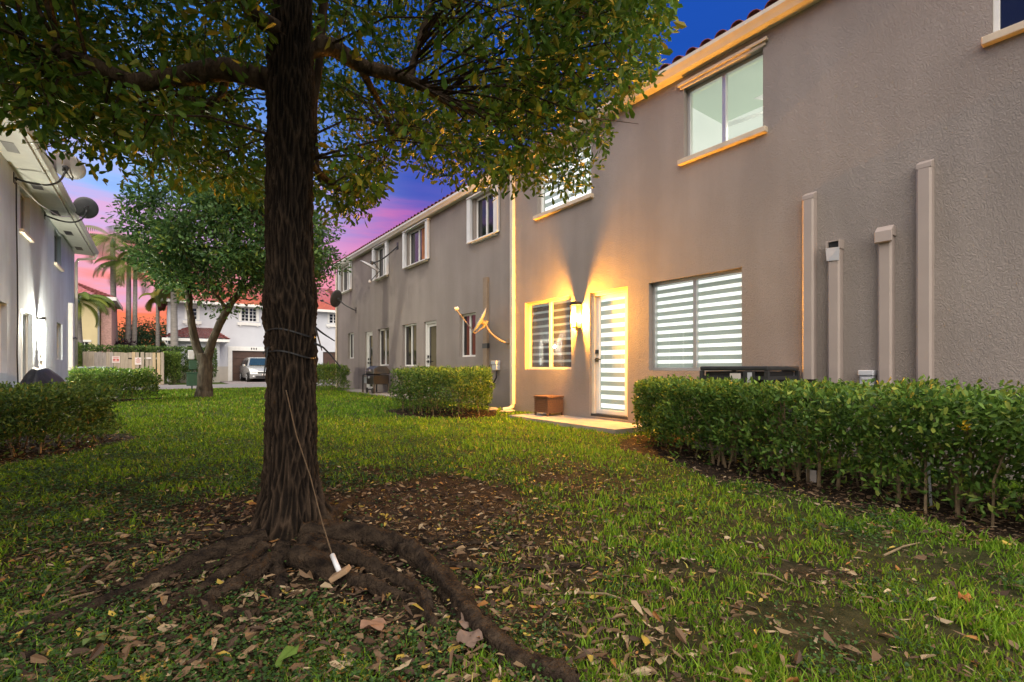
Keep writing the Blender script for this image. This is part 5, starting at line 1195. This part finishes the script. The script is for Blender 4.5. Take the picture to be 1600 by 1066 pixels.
az_ = RNG.uniform(0, 2*math.pi, n_); ln = RNG.uniform(.15, .95, n_)*h; ca, sa = np.cos(az_), np.sin(az_)
fa = RNG.uniform(0, 2*math.pi, n_); wx, wy = np.cos(fa)*wd, np.sin(fa)*wd; Z = gz(X, Y)-.004
V = np.empty((n_, 5, 3)); V[:, 0] = np.stack([X-wx, Y-wy, Z], 1); V[:, 1] = np.stack([X+wx, Y+wy, Z], 1)
V[:, 2] = np.stack([X+wx*.8+ca*ln*.35, Y+wy*.8+sa*ln*.35, Z+h*.62], 1); V[:, 3] = np.stack([X-wx*.8+ca*ln*.35, Y-wy*.8+sa*ln*.35, Z+h*.62], 1); V[:, 4] = np.stack([X+ca*ln, Y+sa*ln, Z+h], 1)
i5 = (np.arange(n_)*5)[:, None]; F = np.concatenate([i5+np.array([[0, 1, 2]]), i5+np.array([[0, 2, 3]]), i5+np.array([[3, 2, 4]])])
C = pick([(.125, .245, .016), (.185, .315, .022), (.080, .175, .016), (.32, .30, .07)], [40, 38, 12, 8], n_)
C *= (1+.25*n1)[:, None]
o = rawmesh('grass', V.reshape(-1, 3), F, 'grass', np.repeat(C, 5, 0)); tag(o, 'short green lawn grass growing between the two buildings', 'grass', kind='stuff')
# low round-leaved weeds in thin spots
X, Y, T = scatter(150000, 1.15, 7.5, -1.3, 1.1); d = lawn(X, Y); n1 = np.array([mnoise.fractal((a*2.3, b*2.3, 6), 1, 2, 3) for a, b in zip(X, Y)])
lat = (CS*X-SN*Y)/T
ok = (RNG.uniform(0, 1, len(X)) < np.clip(.20+1.3*n1+.75*(lat < -.1)-.25*(lat > .1), 0, .9)*np.clip(d*2.2, .08, 1)) & (X < 4.4) & (X > -2.2); X, Y, T = X[ok], Y[ok], T[ok]; n_ = len(X)
P = np.stack([X, Y, gz(X, Y)+RNG.uniform(.006, .040, n_)], 1); D = unit(np.stack([RNG.normal(size=n_), RNG.normal(size=n_), RNG.uniform(-.1, .5, n_)], 1)); Nn = unit(RNG.normal(size=(n_, 3))*.35+np.array([0, 0, 1])); Ln = RNG.uniform(.009, .019, n_)*np.clip(T/2.5, .9, 1.6)
V, F = leaves(P, D, Nn, Ln, Ln*.85); o = rawmesh('ground_weeds', V, F, 'leaf', np.repeat(pick([(.045, .10, .022), (.07, .14, .03), (.035, .075, .025)], [1, 1, 1], n_), 6, 0)); tag(o, 'low round leaved weeds creeping under the big tree', 'weeds', kind='stuff')
# fallen leaves
DRY = [(.23, .158, .092), (.15, .094, .056), (.38, .295, .19), (.072, .047, .033), (.40, .29, .06), (.30, .14, .045)]; PD = [24, 28, 11, 28, 5, 4]
def litter_pts(n_, tmin, tmax):
    X, Y, T = scatter(n_, tmin, tmax, -1.2, 1.25); r_ = np.hypot(X-TX, Y-TY); nn = np.array([mnoise.fractal((a*1.3, b*1.3, 12), 1, 2, 3) for a, b in zip(X, Y)]); d = lawn(X, Y)
    pr = np.clip(.09+.95*np.exp(-(r_/1.9)**2)+.55*(1-d)*(r_ < 4.5)+.25*nn, .03, 1)*np.clip(1.25-T/9, .12, 1)*(.78+.22*sm(1.9, 3.0, T))
    for poly, w in ((HEDGE_R, .34), (HEDGE_M, .2), (HEDGE_L, .3)): pr = np.where((edgedist(X, Y, poly) < w) | inpoly(X, Y, poly), .95, pr)
    k = (RNG.uniform(0, 1, n_) < pr) & (X < 5.9) & (X > -2.3) & ~((X > 5.1) & (Y > 4.5) & (Y < 7.3)) & (r_ > .24); return X[k], Y[k], T[k]
X, Y, T = litter_pts(85000, 1.25, 11); n_ = len(X)
P = np.stack([X, Y, gz(X, Y)+RNG.uniform(.004, .026, n_)], 1); a = RNG.uniform(0, 2*math.pi, n_); D = unit(np.stack([np.cos(a), np.sin(a), RNG.normal(size=n_)*.22], 1)); Nn = unit(RNG.normal(size=(n_, 3))*.5+np.array([0, 0, 1]))
Ln = .010+.054*RNG.uniform(0, 1, n_)**2.4; Wd = Ln*RNG.uniform(.16, .5, n_); CL = pick(DRY, PD, n_, .35); cu = RNG.uniform(-2.5, 4, n_)
qx, qy, qd = proj(P); vis = (qx > 5) & (qx < 1595) & (qy > 600) & (qy < 1060); sc = np.where(vis, Ln*Wd**.5/qd, 0); bigl = np.argsort(-sc)[:290]; rest = np.setdiff1d(np.arange(n_), bigl)
V, F = leaves(P[rest], D[rest], Nn[rest], Ln[rest], Wd[rest], cu[rest]); o = rawmesh('leaf_litter', V, F, 'litter', np.repeat(CL[rest], 6, 0)); tag(o, 'carpet of small dry fallen leaves around the tree and hedges', 'leaf litter', kind='stuff')
LABELS = ['tan dry fallen leaf lying under the big tree', 'brown dry fallen leaf lying on the lawn', 'pale straw coloured fallen leaf on the lawn', 'dark brown curled fallen leaf on the lawn', 'yellow fallen leaf lying on the lawn', 'orange brown fallen leaf lying on the lawn']
LABELS[0] = 'tan dry fallen leaf lying on the lawn'
FM = []
for ci, c in enumerate(DRY):
    mt = leafmat('fallen_leaf_tone', .7, .12, c); FM.append([leafobj_mesh('fallen_leaf_shape', 1, w, mt, cu_, b_) for w, cu_, b_ in ((.42, 2.6, .22), (.50, 1.6, -.15), (.30, 3.6, .35), (.46, -1.8, .25))])
for i in bigl:
    ci = int(np.argmin(((np.array(DRY)/np.linalg.norm(DRY, axis=1)[:, None]-CL[i]/np.linalg.norm(CL[i]))**2).sum(1)+.3*((np.array(DRY)-CL[i])**2).sum(1)))
    vi = random.randrange(4); o = link(bpy.data.objects.new('fallen_leaf', FM[ci][vi])); o.matrix_world = basis(P[i]+np.array([0, 0, .006]), D[i], Nn[i], Ln[i]*1.12)
    rt = math.hypot(P[i][0]-TX, P[i][1]-TY); eh = edgedist(P[i][:1], P[i][1:2], HEDGE_R)[0]; el = edgedist(P[i][:1], P[i][1:2], HEDGE_L)[0]
    zone = 'in the mulch below the long hedge' if eh < .45 else 'beside the dark bushy hedge' if el < .6 else 'among the roots of the big tree' if rt < .9 else 'on bare soil near the big tree' if lawn(P[i][:1], P[i][1:2])[0] < .45 else 'on thin grass around the big tree' if rt < 1.9 else 'on grass well away from the tree'
    shp = ('', 'wide ', 'narrow curled ', 'upturned ')[vi]; cn = ('tan', 'brown', 'pale straw', 'dark brown', 'yellow', 'orange brown')[ci]
    tag(o, shp+cn+' fallen leaf '+zone, 'fallen leaf', shp+cn+' fallen leaves '+zone)
# a few broad leaves that stand out
def broad(px_, py_, L0, W0, ang, colr, label, lob=False):
    x, y = pxg(px_, py_); z = G(x, y)+.03; mb = MB(); n2 = 16; vs = [(0, 0, .01)]
    for k in range(n2+1):
        t_ = -math.pi*.92+2*math.pi*.92*k/n2; r_ = (1-.35*abs(t_/math.pi)**3)*(1-.03*(k % 3))*(1-.42*math.exp(-(t_*3.2)**2) if lob else 1)
        vs.append((W0*r_*math.sin(t_), L0*.45+L0*.55*r_*math.cos(t_), .010*math.sin(4*t_)+.010*abs(math.sin(t_))+.005*math.sin(9*t_)))
    fs = [(0, i, i+1) for i in range(1, n2+1)]; R_ = Matrix.Rotation(ang, 3, 'Z') @ Matrix.Rotation(.18, 3, 'X')
    mb.add([tuple(R_ @ Vector(v)+Vector((x, y, z))) for v in vs], fs); o = one('fallen_leaf', mb, leafmat('broad_leaf', .75, .1, colr), label, 'fallen leaf', smooth=True); return o
broad(745, 990, .085, .055, .6, (.17, .12, .095), 'broad lobed grey brown leaf beside the long root', True); broad(728, 1026, .085, .052, -.9, (.18, .125, .10), 'rounded grey brown leaf under the lobed one beside root')
broad(605, 992, .10, .038, 1.2, (.26, .15, .10), 'broad ribbed brown leaf among litter at foot of tree')
broad(170, 1010, .075, .017, 1.9, (.10, .15, .05), 'green oval leaf lying on bare soil at left of roots'); broad(430, 1058, .10, .024, -1.0, (.09, .15, .025), 'long fresh green leaf in litter before the tree')
broad(1508, 952, .06, .024, -1.4, (.34, .13, .04), 'orange triangular leaf alone on grass by long hedge')
# twigs lying about
for k, (ax_, ay_, bx2, by2) in enumerate([(350, 880, 250, 905), (620, 1000, 570, 1040), (900, 930, 990, 945), (250, 880, 330, 868), (150, 930, 60, 962), (1380, 872, 1440, 850), (1180, 900, 1230, 915)]):
    a_ = pxg(ax_, ay_); b_ = pxg(bx2, by2); mb = MB().tube([(a_[0], a_[1], G(*a_)+.012), ((a_[0]+b_[0])/2+.01, (a_[1]+b_[1])/2, G(*a_)+.022), (b_[0], b_[1], G(*b_)+.010)], [.006, .005, .003], 6)
    one('twig', mb, 'stem', 'thin bare brown twig lying on the ground', 'twig', 'bare twigs on the ground')
